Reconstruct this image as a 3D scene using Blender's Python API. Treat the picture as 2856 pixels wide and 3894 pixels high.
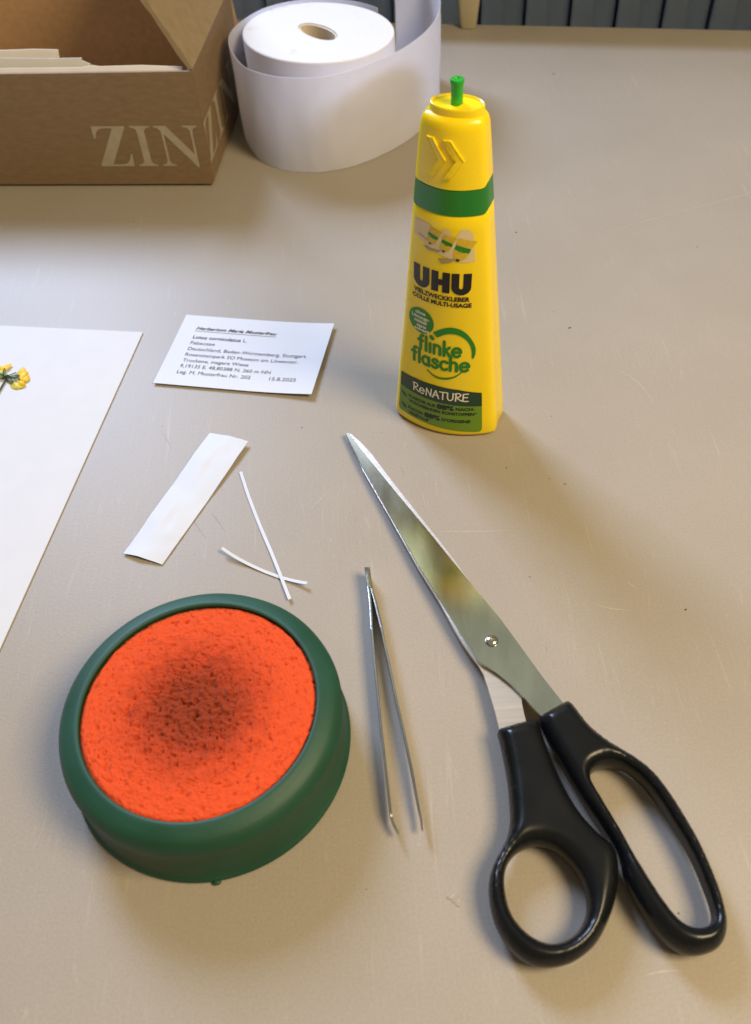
import bpy, bmesh, math, random
import numpy as np
from mathutils import Vector, Matrix, noise
from mathutils.geometry import delaunay_2d_cdt

random.seed(7)
rad = math.radians
scene = bpy.context.scene
for o in list(bpy.data.objects):
    bpy.data.objects.remove(o)

# ------------------------------------------------------------------ camera
CAM_H, PITCH, ROLL = 0.30, rad(50.4), rad(4.3)
fw = Vector((0, math.cos(PITCH), -math.sin(PITCH)))
rt = Vector((1, 0, 0))
dn = fw.cross(rt)
r2 = rt * math.cos(ROLL) + dn * math.sin(ROLL)
d2 = dn * math.cos(ROLL) - rt * math.sin(ROLL)
cam = bpy.data.cameras.new('camera')
camo = bpy.data.objects.new('camera', cam)
scene.collection.objects.link(camo)
m = Matrix((( r2.x, -d2.x, -fw.x, 0), (r2.y, -d2.y, -fw.y, 0), (r2.z, -d2.z, -fw.z, CAM_H), (0, 0, 0, 1)))
camo.matrix_world = m
cam.sensor_fit = 'HORIZONTAL'
cam.sensor_width = 36
cam.lens = 36 * 3410 / 2856
cam.clip_start = 0.01
cam.clip_end = 50
cam.dof.use_dof = True
cam.dof.focus_distance = 0.385
cam.dof.aperture_fstop = 19
scene.camera = camo

# ------------------------------------------------------------------ light
scene.view_settings.view_transform = 'Standard'
scene.view_settings.look = 'None'
scene.view_settings.gamma = 1
scene.view_settings.use_curve_mapping = False
scene.view_settings.exposure = 0.06
world = bpy.data.worlds.new('World')
scene.world = world
world.use_nodes = True
bg = world.node_tree.nodes['Background']
bg.inputs[0].default_value = (1.0, 0.83, 0.58, 1)
bg.inputs[1].default_value = 0.22

def area(name, az, el, dist, sx, sy, power, col, target=(0.0, 0.28, 0.0)):
    az, el = rad(az), rad(el)
    d = Vector((math.sin(az) * math.cos(el), math.cos(az) * math.cos(el), math.sin(el)))
    L = bpy.data.lights.new(name, 'AREA')
    L.shape = 'RECTANGLE'
    L.size, L.size_y = sx, sy
    L.energy = power
    L.color = col
    o = bpy.data.objects.new(name, L)
    o.location = Vector(target) + d * dist
    o.rotation_euler = d.to_track_quat('Z', 'Y').to_euler()
    scene.collection.objects.link(o)
    return o

area('window_sky_light', -27, 38, 1.7, 0.46, 0.62, 37, (0.54, 0.68, 1.0), (-0.02, 0.30, 0.0))
area('window_foliage_light', 12, 60.5, 2.4, 1.0, 0.40, 0.36, (0.80, 0.95, 0.74))
area('window_sunlit_leaves_light', 6, 52.2, 2.4, 0.40, 0.09, 0.30, (0.95, 1.0, 0.46))
area('window_haze_light', 0, 41.5, 2.4, 0.40, 0.16, 0.40, (0.80, 0.92, 1.0))
area('ceiling_lamp', 100, 60, 1.0, 0.40, 0.40, 12.6, (1.0, 0.79, 0.48), (0.06, -0.03, 0.0))

# ------------------------------------------------------------------ helpers
def root_loc(p):
    v = Vector((0, 0, 0))
    while p is not None:
        v += p.location
        p = p.parent
    return v

def thing(name, label, cat, loc, group=None):
    o = bpy.data.objects.new(name, None)
    o.empty_display_size = 0.01
    o.location = loc
    scene.collection.objects.link(o)
    o['label'] = label
    o['category'] = cat
    if group:
        o['group'] = group
    return o

def tag(o, label, cat, group=None):
    o['label'] = label
    o['category'] = cat
    if group:
        o['group'] = group
    return o

def mk(name, verts, faces, mat, parent=None, smooth=False, loc=None, angle=None):
    """verts in world metres; the object is placed under parent (or with origin at loc)"""
    off = root_loc(parent) if parent is not None else Vector(loc or (0, 0, 0))
    me = bpy.data.meshes.new(name)
    me.from_pydata([tuple(Vector(v) - off) for v in verts], [], [tuple(f) for f in faces])
    bm = bmesh.new(); bm.from_mesh(me)
    bmesh.ops.recalc_face_normals(bm, faces=bm.faces)
    bm.to_mesh(me); bm.free()
    o = bpy.data.objects.new(name, me)
    scene.collection.objects.link(o)
    if parent is not None:
        o.parent = parent
    else:
        o.location = off
    mats = mat if isinstance(mat, (list, tuple)) else [mat]
    for mm in mats:
        me.materials.append(mm)
    if smooth:
        for p in me.polygons:
            p.use_smooth = True
        if angle:
            me.set_sharp_from_angle(angle=rad(angle))
    return o

def mk_bm(name, bm, mat, parent=None, smooth=False, loc=None, angle=None, recalc=True):
    if recalc:
        bmesh.ops.recalc_face_normals(bm, faces=bm.faces)
    off = root_loc(parent) if parent is not None else Vector(loc or (0, 0, 0))
    for v in bm.verts:
        v.co -= off
    me = bpy.data.meshes.new(name)
    bm.to_mesh(me); bm.free()
    o = bpy.data.objects.new(name, me)
    scene.collection.objects.link(o)
    if parent is not None:
        o.parent = parent
    else:
        o.location = off
    mats = mat if isinstance(mat, (list, tuple)) else [mat]
    for mm in mats:
        me.materials.append(mm)
    if smooth:
        for p in me.polygons:
            p.use_smooth = True
        if angle:
            me.set_sharp_from_angle(angle=rad(angle))
    return o

def prism_bm(pts, z0, z1, bevel=0.0, seg=2, bm=None):
    """pts: list of (x,y); z0,z1 numbers or functions of (x,y)"""
    bm = bm or bmesh.new()
    f0 = z0 if callable(z0) else (lambda x, y: z0)
    f1 = z1 if callable(z1) else (lambda x, y: z1)
    lo = [bm.verts.new((x, y, f0(x, y))) for x, y in pts]
    hi = [bm.verts.new((x, y, f1(x, y))) for x, y in pts]
    n = len(pts)
    top = bm.faces.new(hi)
    bm.faces.new(lo[::-1])
    for i in range(n):
        bm.faces.new((lo[i], lo[(i + 1) % n], hi[(i + 1) % n], hi[i]))
    if bevel:
        bmesh.ops.bevel(bm, geom=list(top.edges), offset=bevel, segments=seg, affect='EDGES', profile=0.5)
    return bm

def catmull(pts, sub=6, closed=True):
    P = [np.array(p, float) for p in pts]
    n = len(P)
    out = []
    rng = range(n) if closed else range(n - 1)
    for i in rng:
        if closed:
            a, b, c, d = P[(i - 1) % n], P[i], P[(i + 1) % n], P[(i + 2) % n]
        else:
            a, b, c, d = P[max(i - 1, 0)], P[i], P[i + 1], P[min(i + 2, n - 1)]
        for k in range(sub):
            t = k / sub
            out.append(0.5 * ((2 * b) + (c - a) * t + (2 * a - 5 * b + 4 * c - d) * t * t + (-a + 3 * b - 3 * c + d) * t ** 3))
    if not closed:
        out.append(P[-1])
    return np.array(out)

def lathe(name, prof, cx, cy, mat, parent, n=128, smooth=True, ax=1.0, ay=1.0, rot=0.0, close=True, angle=40):
    verts, faces = [], []
    for r, z in prof:
        for k in range(n):
            t = 2 * math.pi * k / n
            x, y = r * ax * math.cos(t), r * ay * math.sin(t)
            verts.append((cx + x * math.cos(rot) - y * math.sin(rot), cy + x * math.sin(rot) + y * math.cos(rot), z))
    for i in range(len(prof) - 1):
        for k in range(n):
            faces.append((i * n + k, i * n + (k + 1) % n, (i + 1) * n + (k + 1) % n, (i + 1) * n + k))
    if close:
        faces.append(tuple(range(n))[::-1])
        faces.append(tuple((len(prof) - 1) * n + k for k in range(n)))
    return mk(name, verts, faces, mat, parent, smooth, angle=angle)

# ------------------------------------------------------------------ materials
def new_mat(name):
    mt = bpy.data.materials.new(name)
    mt.use_nodes = True
    nt = mt.node_tree
    bs = nt.nodes['Principled BSDF']
    return mt, nt, bs

def N(nt, typ, **kw):
    n = nt.nodes.new(typ)
    for k, v in kw.items():
        if k in n.inputs:
            n.inputs[k].default_value = v
        else:
            setattr(n, k, v)
    return n

def pmat(name, col, rough=0.5, var=0.06, scale=60.0, bump=0.0, bscale=400.0, metal=0.0, spec=0.5, coat=0.0,
         sss=0.0, rvar=0.0, detail=4.0, stretch=None, bdist=0.0004, trans=0.0):
    mt, nt, bs = new_mat(name)
    L = nt.links.new
    tc = N(nt, 'ShaderNodeTexCoord')
    mp = N(nt, 'ShaderNodeMapping')
    L(tc.outputs['Object'], mp.inputs[0])
    if stretch:
        mp.inputs['Rotation'].default_value[2] = stretch[0]
        mp.inputs['Scale'].default_value = stretch[1]
    nz = N(nt, 'ShaderNodeTexNoise', Scale=scale, Detail=detail)
    L(mp.outputs[0], nz.inputs['Vector'])
    rmp = N(nt, 'ShaderNodeValToRGB')
    c0 = [max(0, c * (1 - var)) for c in col]; c1 = [min(1, c * (1 + var)) for c in col]
    rmp.color_ramp.elements[0].position = 0.3; rmp.color_ramp.elements[1].position = 0.7
    rmp.color_ramp.elements[0].color = (*c0, 1); rmp.color_ramp.elements[1].color = (*c1, 1)
    L(nz.outputs['Fac'], rmp.inputs[0])
    L(rmp.outputs[0], bs.inputs['Base Color'])
    bs.inputs['Roughness'].default_value = rough
    if rvar:
        mr = N(nt, 'ShaderNodeMapRange')
        mr.inputs['To Min'].default_value = rough - rvar; mr.inputs['To Max'].default_value = rough + rvar
        mr.inputs['From Min'].default_value = 0.3; mr.inputs['From Max'].default_value = 0.7
        nz3 = N(nt, 'ShaderNodeTexNoise', Scale=scale * 0.7, Detail=5.0)
        L(mp.outputs[0], nz3.inputs['Vector'])
        L(nz3.outputs['Fac'], mr.inputs['Value']); L(mr.outputs[0], bs.inputs['Roughness'])
    bs.inputs['Metallic'].default_value = metal
    bs.inputs['Specular IOR Level'].default_value = spec
    bs.inputs['Coat Weight'].default_value = coat
    bs.inputs['Coat Roughness'].default_value = 0.12
    if sss:
        bs.inputs['Subsurface Weight'].default_value = sss
        bs.inputs['Subsurface Radius'].default_value = (0.004, 0.003, 0.001)
        bs.inputs['Subsurface Scale'].default_value = 1.0
    if trans:
        bs.inputs['Transmission Weight'].default_value = trans
    if bump:
        nb = N(nt, 'ShaderNodeTexNoise', Scale=bscale, Detail=4.0)
        L(mp.outputs[0], nb.inputs['Vector'])
        bp = N(nt, 'ShaderNodeBump', Strength=bump, Distance=bdist)
        L(nb.outputs['Fac'], bp.inputs['Height'])
        L(bp.outputs[0], bs.inputs['Normal'])
    return mt

# table: beige laminate, faintly pebbled, dull sheen, hairline scratches
def table_mat():
    mt, nt, bs = new_mat('table_laminate')
    L = nt.links.new
    tc = N(nt, 'ShaderNodeTexCoord')
    n1 = N(nt, 'ShaderNodeTexNoise', Scale=9.0, Detail=5.0, Roughness=0.6)
    n2 = N(nt, 'ShaderNodeTexNoise', Scale=1100.0, Detail=2.0)
    for n in (n1, n2):
        L(tc.outputs['Object'], n.inputs['Vector'])
    r1 = N(nt, 'ShaderNodeValToRGB')
    r1.color_ramp.elements[0].position = 0.3; r1.color_ramp.elements[1].position = 0.7
    r1.color_ramp.elements[0].color = (0.337, 0.300, 0.252, 1); r1.color_ramp.elements[1].color = (0.370, 0.331, 0.280, 1)
    L(n1.outputs['Fac'], r1.inputs[0])
    mx = N(nt, 'ShaderNodeMix', data_type='RGBA', blend_type='MULTIPLY')
    r2_ = N(nt, 'ShaderNodeValToRGB')
    r2_.color_ramp.elements[0].position = 0.3; r2_.color_ramp.elements[1].position = 0.7
    r2_.color_ramp.elements[0].color = (0.90, 0.90, 0.90, 1); r2_.color_ramp.elements[1].color = (1, 1, 1, 1)
    L(n2.outputs['Fac'], r2_.inputs[0])
    mx.inputs[0].default_value = 1.0
    L(r1.outputs[0], mx.inputs[6]); L(r2_.outputs[0], mx.inputs[7])
    # scratches: thin lines of stretched noise at two angles
    scr = None
    for ang, sc, seed in ((0.5, 9.0, 0.0), (-0.9, 7.0, 3.1), (1.5, 11.0, 7.7), (-0.25, 16.0, 11.3), (1.0, 19.0, 15.9)):
        mp = N(nt, 'ShaderNodeMapping')
        mp.inputs['Rotation'].default_value[2] = ang
        mp.inputs['Scale'].default_value = (sc * 26, sc, 1)
        mp.inputs['Location'].default_value = (seed, seed, 0)
        L(tc.outputs['Object'], mp.inputs[0])
        nn = N(nt, 'ShaderNodeTexNoise', Scale=1.0, Detail=1.0)
        L(mp.outputs[0], nn.inputs['Vector'])
        a = N(nt, 'ShaderNodeMath', operation='SUBTRACT'); a.inputs[1].default_value = 0.5
        L(nn.outputs['Fac'], a.inputs[0])
        b = N(nt, 'ShaderNodeMath', operation='ABSOLUTE'); L(a.outputs[0], b.inputs[0])
        c = N(nt, 'ShaderNodeMapRange'); c.inputs['From Max'].default_value = 0.006
        c.inputs['To Min'].default_value = 1; c.inputs['To Max'].default_value = 0
        L(b.outputs[0], c.inputs['Value'])
        # only here and there
        pn = N(nt, 'ShaderNodeTexNoise', Scale=14.0, Detail=2.0)
        mp2 = N(nt, 'ShaderNodeMapping'); mp2.inputs['Location'].default_value = (seed * 3 + 1, 2, 0)
        L(tc.outputs['Object'], mp2.inputs[0]); L(mp2.outputs[0], pn.inputs['Vector'])
        pm = N(nt, 'ShaderNodeMapRange'); pm.inputs['From Min'].default_value = 0.52; pm.inputs['From Max'].default_value = 0.66
        L(pn.outputs['Fac'], pm.inputs['Value'])
        d = N(nt, 'ShaderNodeMath', operation='MULTIPLY'); L(c.outputs[0], d.inputs[0]); L(pm.outputs[0], d.inputs[1])
        if scr is None:
            scr = d
        else:
            e = N(nt, 'ShaderNodeMath', operation='MAXIMUM'); L(scr.outputs[0], e.inputs[0]); L(d.outputs[0], e.inputs[1]); scr = e
    ms = N(nt, 'ShaderNodeMix', data_type='RGBA')
    sm = N(nt, 'ShaderNodeMath', operation='MULTIPLY'); sm.inputs[1].default_value = 0.20
    L(scr.outputs[0], sm.inputs[0])
    L(sm.outputs[0], ms.inputs[0])
    L(mx.outputs[2], ms.inputs[6]); ms.inputs[7].default_value = (0.55, 0.50, 0.44, 1)
    L(ms.outputs[2], bs.inputs['Base Color'])
    rr = N(nt, 'ShaderNodeMapRange'); rr.inputs['To Min'].default_value = 0.38; rr.inputs['To Max'].default_value = 0.47
    L(n1.outputs['Fac'], rr.inputs['Value']); L(rr.outputs[0], bs.inputs['Roughness'])
    bs.inputs['Specular IOR Level'].default_value = 0.25
    n3 = N(nt, 'ShaderNodeTexNoise', Scale=900.0, Detail=2.0); L(tc.outputs['Object'], n3.inputs['Vector'])
    bp = N(nt, 'ShaderNodeBump', Strength=0.25, Distance=0.0002)
    L(n3.outputs['Fac'], bp.inputs['Height']); L(bp.outputs[0], bs.inputs['Normal'])
    return mt

M_table = table_mat()
M_wall = pmat('wall_paint', (0.10, 0.11, 0.115), 0.8, bump=0.2, bscale=90)
M_rad = pmat('radiator_paint', (0.43, 0.55, 0.74), 0.32, var=0.12, scale=25, bump=0.08, bscale=150)
M_beige = pmat('beige_enamel', (0.42, 0.36, 0.22), 0.45, var=0.05)
M_card = pmat('cardboard', (0.215, 0.142, 0.074), 0.75, var=0.10, scale=160, detail=9.0, bump=0.12, bscale=700, stretch=(0, (1, 1, 3)))
M_cardin = pmat('cardboard_inside', (0.50, 0.31, 0.155), 0.8, var=0.08, scale=240, detail=9.0, bump=0.12, bscale=300)
M_cardlight = pmat('cardboard_edge', (0.28, 0.21, 0.12), 0.8, var=0.09, scale=160, detail=9.0, bump=0.15, bscale=500)
M_boxprint = pmat('pale_box_print', (0.37, 0.32, 0.225), 0.6, var=0.08, scale=200)
M_paper = pmat('white_paper', (0.60, 0.63, 0.69), 0.62, var=0.02, scale=40, bump=0.10, bscale=700, bdist=0.0002)
M_paperroll = pmat('roll_paper', (0.74, 0.75, 0.86), 0.55, var=0.03, scale=26, bump=0.12, bscale=120, bdist=0.0005, sss=0.0)
M_sheet = pmat('herbarium_paper', (0.62, 0.63, 0.655), 0.7, var=0.015, scale=80, bump=0.08, bscale=900, bdist=0.0002)
M_envelope = pmat('envelope_paper', (0.78, 0.75, 0.74), 0.7, var=0.03)
M_core = pmat('roll_core', (0.66, 0.58, 0.47), 0.8, var=0.1)
M_ink = pmat('black_ink', (0.015, 0.015, 0.018), 0.6, var=0.02)
M_yellow = pmat('yellow_plastic', (0.93, 0.70, 0.004), 0.27, var=0.02, scale=20, bump=0.04, bscale=260, sss=0.08, rvar=0.05)
M_green = pmat('green_plastic', (0.012, 0.19, 0.018), 0.30, var=0.03, bump=0.04, bscale=260)
M_stick = pmat('green_stick_plastic', (0.014, 0.36, 0.028), 0.35, var=0.12, scale=300, sss=0.05)
M_black = pmat('print_black', (0.012, 0.010, 0.012), 0.35, var=0.02)
M_pgreen = pmat('print_green', (0.012, 0.21, 0.012), 0.33, var=0.02)
M_dkgreen = pmat('print_dark_green', (0.012, 0.045, 0.022), 0.35, var=0.02)
M_ltgreen = pmat('print_light_green', (0.14, 0.27, 0.018), 0.35, var=0.02)
M_print = pmat('print_blackish_green', (0.006, 0.018, 0.010), 0.4, var=0.02)
M_pwhite = pmat('print_cream', (0.80, 0.76, 0.62), 0.4, var=0.02)
M_ppale = pmat('print_pale_picture', (0.72, 0.58, 0.33), 0.4, var=0.06, scale=300)
M_pgrey = pmat('print_picture_grey', (0.36, 0.29, 0.12), 0.4, var=0.06)
M_pyel = pmat('print_picture_yellow', (0.62, 0.44, 0.02), 0.4, var=0.10, scale=700)
M_rubber = pmat('green_rubber', (0.006, 0.068, 0.034), 0.42, var=0.14, scale=45, bump=0.12, bscale=160, rvar=0.08)
M_steel = pmat('brushed_steel', (0.50, 0.515, 0.495), 0.145, var=0.14, scale=34, bump=0.12, bscale=260, metal=1.0, rvar=0.045,
               stretch=(rad(26), (4, 1.2, 1)), bdist=0.00005)
M_steel2 = pmat('ground_steel', (0.72, 0.64, 0.54), 0.40, var=0.10, scale=60, bump=0.25, bscale=150, metal=1.0,
                stretch=(rad(10), (0.7, 14, 1)), bdist=0.0001)
M_tweez = pmat('polished_steel', (0.52, 0.55, 0.57), 0.22, var=0.08, scale=300, metal=1.0, bump=0.08, bscale=600, bdist=0.0001)
M_screw = pmat('screw_steel', (0.75, 0.73, 0.70), 0.15, var=0.03, metal=1.0)
M_plastic = pmat('black_plastic', (0.005, 0.006, 0.007), 0.27, spec=0.32, var=0.15, scale=60, bump=0.07, bscale=500, rvar=0.06, bdist=0.0002)
M_petal = pmat('yellow_petal', (0.80, 0.53, 0.005), 0.5, var=0.22, scale=420, bump=0.25, bscale=900)
M_petal2 = pmat('lime_petal', (0.62, 0.55, 0.03), 0.5, var=0.2, scale=500, bump=0.2, bscale=900)
M_calyx = pmat('green_calyx', (0.16, 0.24, 0.09), 0.6, var=0.25, scale=700)
M_stem = pmat('dark_stem', (0.03, 0.055, 0.03), 0.6, var=0.2, scale=700)
M_crumb = pmat('dark_crumb', (0.09, 0.065, 0.04), 0.8, var=0.3, scale=500)
M_scuff = pmat('scuff_mark', (0.27, 0.24, 0.20), 0.6, var=0.2, scale=500)
M_pale = pmat('pale_mark', (0.44, 0.39, 0.325), 0.6, var=0.1, scale=500)

# ------------------------------------------------------------------ setting
EDGE0 = np.array((0.080, 0.739)); ED = np.array((0.9745, -0.2244)); EN = np.array((0.2244, 0.9745))
def edge_pt(s, off=0.0):
    return EDGE0 + ED * s + EN * off
a = edge_pt(-1.3); b_ = edge_pt(1.2)
pts = [(-1.2, -0.35), (1.25, -0.35), tuple(b_), tuple(a)]
bm = prism_bm(pts, -0.03, 0.0, bevel=0.0025, seg=3)
tb = mk_bm('table_top', bm, M_table)
tb['kind'] = 'structure'

WO = 0.19
w0, w1 = edge_pt(-1.6, WO), edge_pt(1.6, WO)
w2, w3 = edge_pt(1.6, WO + 0.05), edge_pt(-1.6, WO + 0.05)
wl = mk_bm('wall', prism_bm([tuple(w0), tuple(w1), tuple(w2), tuple(w3)], -0.75, 0.36), M_wall)
wl['kind'] = 'structure'

# radiator of upright ribs behind the table
RO = 0.045
rl = edge_pt(0.2, RO)
radi = thing('radiator', 'blue-grey ribbed radiator standing behind the far edge of the table', 'radiator', (rl[0], rl[1], -0.6))
PER = 0.0365
S0 = 0.1172
def rib_profile():
    # across, depth (depth negative = towards the table)
    p = []
    hw = PER / 2 - 0.0011
    for t in np.linspace(0, 1, 7):                # left rounded shoulder
        an = math.pi - t * math.pi / 2
        p.append((-hw + 0.006 + 0.006 * math.cos(an), 0.006 - 0.006 * math.sin(an)))
    p += [(-0.001, 0.0), (0.000, 0.0016), (0.0012, 0.0034), (hw - 0.007, 0.0034)]
    for t in np.linspace(0, 1, 7):
        an = math.pi / 2 - t * math.pi / 2
        p.append((hw - 0.007 + 0.007 * math.cos(an), 0.0104 - 0.007 * math.sin(an)))
    p += [(hw, 0.07), (-hw, 0.07)]
    return p
prof = rib_profile()
rib_me = None
for k in range(-14, 12):
    s = S0 + k * PER
    if rib_me is None:
        lo, hi = [], []
        bm = bmesh.new()
        for z in (-0.6, 0.115, 0.12):
            sh = 0.002 if z == 0.12 else 0.0
            ring = []
            for x, d in prof:
                q = ED * (x * (1 - sh * 40)) + EN * (d + sh)
                ring.append(bm.verts.new((q[0], q[1], z + 0.6)))
            lo.append(ring)
        n = len(prof)
        for i in range(2):
            for j in range(n):
                bm.faces.new((lo[i][j], lo[i][(j + 1) % n], lo[i + 1][(j + 1) % n], lo[i + 1][j]))
        bm.faces.new(lo[2]); bm.faces.new(lo[0][::-1])
        bmesh.ops.recalc_face_normals(bm, faces=bm.faces)
        rib_me = bpy.data.meshes.new('rib')
        bm.to_mesh(rib_me); bm.free()
        rib_me.materials.append(M_rad)
        for p in rib_me.polygons: p.use_smooth = True
        rib_me.set_sharp_from_angle(angle=rad(50))
    o = bpy.data.objects.new('rib', rib_me)
    scene.collection.objects.link(o)
    o.parent = radi
    c = edge_pt(s, RO)
    o.location = (c[0] - rl[0], c[1] - rl[1], 0)

# foot at the back edge, plus an unseen board added to shade the table
rp = edge_pt(0.022, -0.008)
shadow_rail = thing('shadow_rail', 'beige tapered foot at the back edge of the table, under an unseen board added for its shadow', 'shadow_rail', (rp[0], rp[1], 0))
def foot(s):
    c = edge_pt(s, -0.008)
    bm = bmesh.new()
    rings = []
    for z, w, d in ((0.0005, 0.0105, 0.006), (0.0025, 0.0125, 0.007), (0.02, 0.0165, 0.0085), (0.0322, 0.019, 0.010)):
        ring = []
        for k in range(16):
            t = 2 * math.pi * k / 16
            x = abs(math.cos(t)) ** 0.5 * math.copysign(1, math.cos(t)) * w / 2
            y = abs(math.sin(t)) ** 0.5 * math.copysign(1, math.sin(t)) * d / 2
            q = c + ED * x + EN * y
            ring.append(bm.verts.new((q[0], q[1], z)))
        rings.append(ring)
    for i in range(3):
        for k in range(16):
            bm.faces.new((rings[i][k], rings[i][(k + 1) % 16], rings[i + 1][(k + 1) % 16], rings[i + 1][k]))
    bm.faces.new(rings[0][::-1]); bm.faces.new(rings[3])
    mk_bm('foot', bm, M_beige, shadow_rail, True, angle=50)
for s in (0.022,):
    foot(s)
q = [edge_pt(-0.5, -0.014), edge_pt(0.75, -0.014), edge_pt(0.75, 0.034), edge_pt(-0.5, 0.034)]
mk_bm('shadow_bar', prism_bm([tuple(v) for v in q], 0.0325, 0.046, bevel=0.002), M_beige, shadow_rail)  # unseen board, sized and placed to cast the dark band along the back edge

# ------------------------------------------------------------------ cardboard box
B0 = np.array((-0.0863, 0.5236)); BF = np.array((-0.99096, 0.13413)); BS = np.array((0.13413, 0.99096))
BW, BD, BH, TH_ = 0.24, 0.125, 0.071, 0.003
bc = B0 + BF * BW / 2 + BS * BD / 2
box = thing('cardboard_box', 'open brown cardboard box with pale ZIN lettering beside the paper roll', 'box', (bc[0], bc[1], 0))
def bxp(f, s, z):
    q = B0 + BF * f + BS * s
    return (q[0], q[1], z)
def slab(name, f0, f1, s0, s1, z0, z1, mat, parent, bev=0.0006):
    bm = prism_bm([(f0, s0), (f1, s0), (f1, s1), (f0, s1)], z0, z1)
    bmesh.ops.bevel(bm, geom=list(bm.edges), offset=bev, segments=2, affect='EDGES')
    for v in bm.verts:
        v.co = Vector(bxp(v.co.x, v.co.y, v.co.z))
    return mk_bm(name, bm, mat, parent, True, angle=40)
ZB = 0.0012
front = slab('front_wall', 0.0, BW, 0.0, TH_, ZB, BH, M_card, box)
rside = slab('side_wall', 0.0, TH_, TH_ + 0.0002, BD - TH_ - 0.0002, ZB, BH, M_card, box)
lside = slab('side_wall', BW - TH_, BW, TH_ + 0.0002, BD - TH_ - 0.0002, ZB, BH, M_card, box)
slab('back_wall', 0.0, BW, BD - TH_, BD, ZB, BH, M_cardin, box)
slab('bottom', TH_ + 0.0002, BW - TH_ - 0.0002, TH_ + 0.0002, BD - TH_ - 0.0002, ZB, ZB + 0.003, M_cardin, box)
# raised back flap
def quad_slab(name, P, th, mat, parent, sub=8, rag=0.0, curl=0.0):
    """P = four corners hinge0, hinge1, free1, free0 ; thickness along normal"""
    P = [Vector(p) for p in P]
    nrm = (P[1] - P[0]).cross(P[3] - P[0]).normalized()
    bm = bmesh.new()
    g = {}
    for side in (0, 1):
        for i in range(sub + 1):
            for j in range(sub + 1):
                u, v = i / sub, j / sub
                p = P[0].lerp(P[1], u).lerp(P[3].lerp(P[2], u), v)
                p = p + nrm * (curl * math.sin(v * math.pi * 0.5) * v)
                if rag and (i in (0, sub) or j == sub):
                    p = p + Vector((random.uniform(-rag, rag), random.uniform(-rag, rag) * 0.5, random.uniform(-rag, rag)))
                g[side, i, j] = bm.verts.new(p + nrm * (th if side else 0))
    for i in range(sub):
        for j in range(sub):
            bm.faces.new((g[1, i, j], g[1, i + 1, j], g[1, i + 1, j + 1], g[1, i, j + 1]))
            bm.faces.new((g[0, i, j], g[0, i, j + 1], g[0, i + 1, j + 1], g[0, i + 1, j]))
    for i in range(sub):
        for j in (0, sub):
            bm.faces.new((g[0, i, j], g[0, i + 1, j], g[1, i + 1, j], g[1, i, j]))
            bm.faces.new((g[0, j, i], g[0, j, i + 1], g[1, j, i + 1], g[1, j, i]))
    return mk_bm(name, bm, mat, parent, True, angle=45)
quad_slab('back_flap', [bxp(0.001, BD + 0.0005, BH - 0.002), bxp(BW - 0.001, BD + 0.0005, BH - 0.002),
                        bxp(BW - 0.004, BD + 0.030, BH - 0.058), bxp(0.004, BD + 0.030, BH - 0.058)], 0.003, M_cardin, box)
# right-hand flap leaning in over the opening
quad_slab('side_flap', [bxp(0.0005, 0.001, BH + 0.0006), bxp(0.0005, BD - 0.006, BH + 0.0006),
                        bxp(0.040, BD - 0.010, BH + 0.066), bxp(0.040, 0.010, BH + 0.066)], 0.0028, M_cardlight, box, 14, 0.0005, 0.002)
# fold crease along the right wall's top edge and at the corner
def lett(name, polys, place, mat, parent, thick=0.0):
    bm = bmesh.new()
    for poly in polys:
        vs = [bm.verts.new(place(x, y)) for x, y in poly]
        bm.faces.new(vs)
    return mk_bm(name, bm, mat, parent, recalc=True)
def arcq(p0, p1, p2, n=6):
    return [((1 - t) ** 2 * p0[0] + 2 * (1 - t) * t * p1[0] + t * t * p2[0], (1 - t) ** 2 * p0[1] + 2 * (1 - t) * t * p1[1] + t * t * p2[1]) for t in np.linspace(0, 1, n)]
GLY = {}
# glyphs: cap height 1, x in own width
GLY['Z'] = (0.82, [[(0.02, 1.0), (0.80, 1.0), (0.80, 0.965), (0.30, 0.05), (0.56, 0.05)] + arcq((0.56, 0.05), (0.72, 0.06), (0.78, 0.31)) +
                   [(0.82, 0.31), (0.80, 0.0), (0.0, 0.0), (0.0, 0.035), (0.50, 0.945), (0.25, 0.945)] + arcq((0.25, 0.945), (0.10, 0.93), (0.055, 0.70)) + [(0.01, 0.70)]])
GLY['I'] = (0.50, [[(0.0, 1.0), (0.50, 1.0), (0.50, 0.965)] + arcq((0.50, 0.965), (0.345, 0.95), (0.345, 0.84)) + arcq((0.345, 0.16), (0.345, 0.05), (0.50, 0.035)) +
                   [(0.50, 0.0), (0.0, 0.0), (0.0, 0.035)] + arcq((0.0, 0.035), (0.155, 0.05), (0.155, 0.16)) + arcq((0.155, 0.84), (0.155, 0.95), (0.0, 0.965))])
GLY['N'] = (1.05, [[(0.0, 1.0), (0.30, 1.0), (0.865, 0.30), (0.865, 0.84)] + arcq((0.865, 0.84), (0.865, 0.95), (0.70, 0.965)) + [(0.70, 1.0), (1.05, 1.0), (1.05, 0.965)] +
                   arcq((1.05, 0.965), (0.93, 0.95), (0.925, 0.84)) + [(0.925, -0.03), (0.885, -0.03), (0.215, 0.80), (0.215, 0.16)] +
                   arcq((0.215, 0.16), (0.215, 0.05), (0.36, 0.035)) + [(0.36, 0.0), (0.02, 0.0), (0.02, 0.035)] + arcq((0.02, 0.035), (0.15, 0.05), (0.155, 0.16)) +
                   [(0.155, 0.86)] + arcq((0.155, 0.86), (0.11, 0.95), (0.0, 0.965))])
for ch, x0, x1 in (('Z', 0.0685, 0.0468), ('I', 0.0443, 0.0320), ('N', 0.0295, 0.0030)):
    w, polys = GLY[ch]
    lett('letter', polys, lambda x, y: bxp(x0 + (x1 - x0) * x / w, -0.00025, 0.014 + 0.0258 * y), M_boxprint, front)
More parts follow.
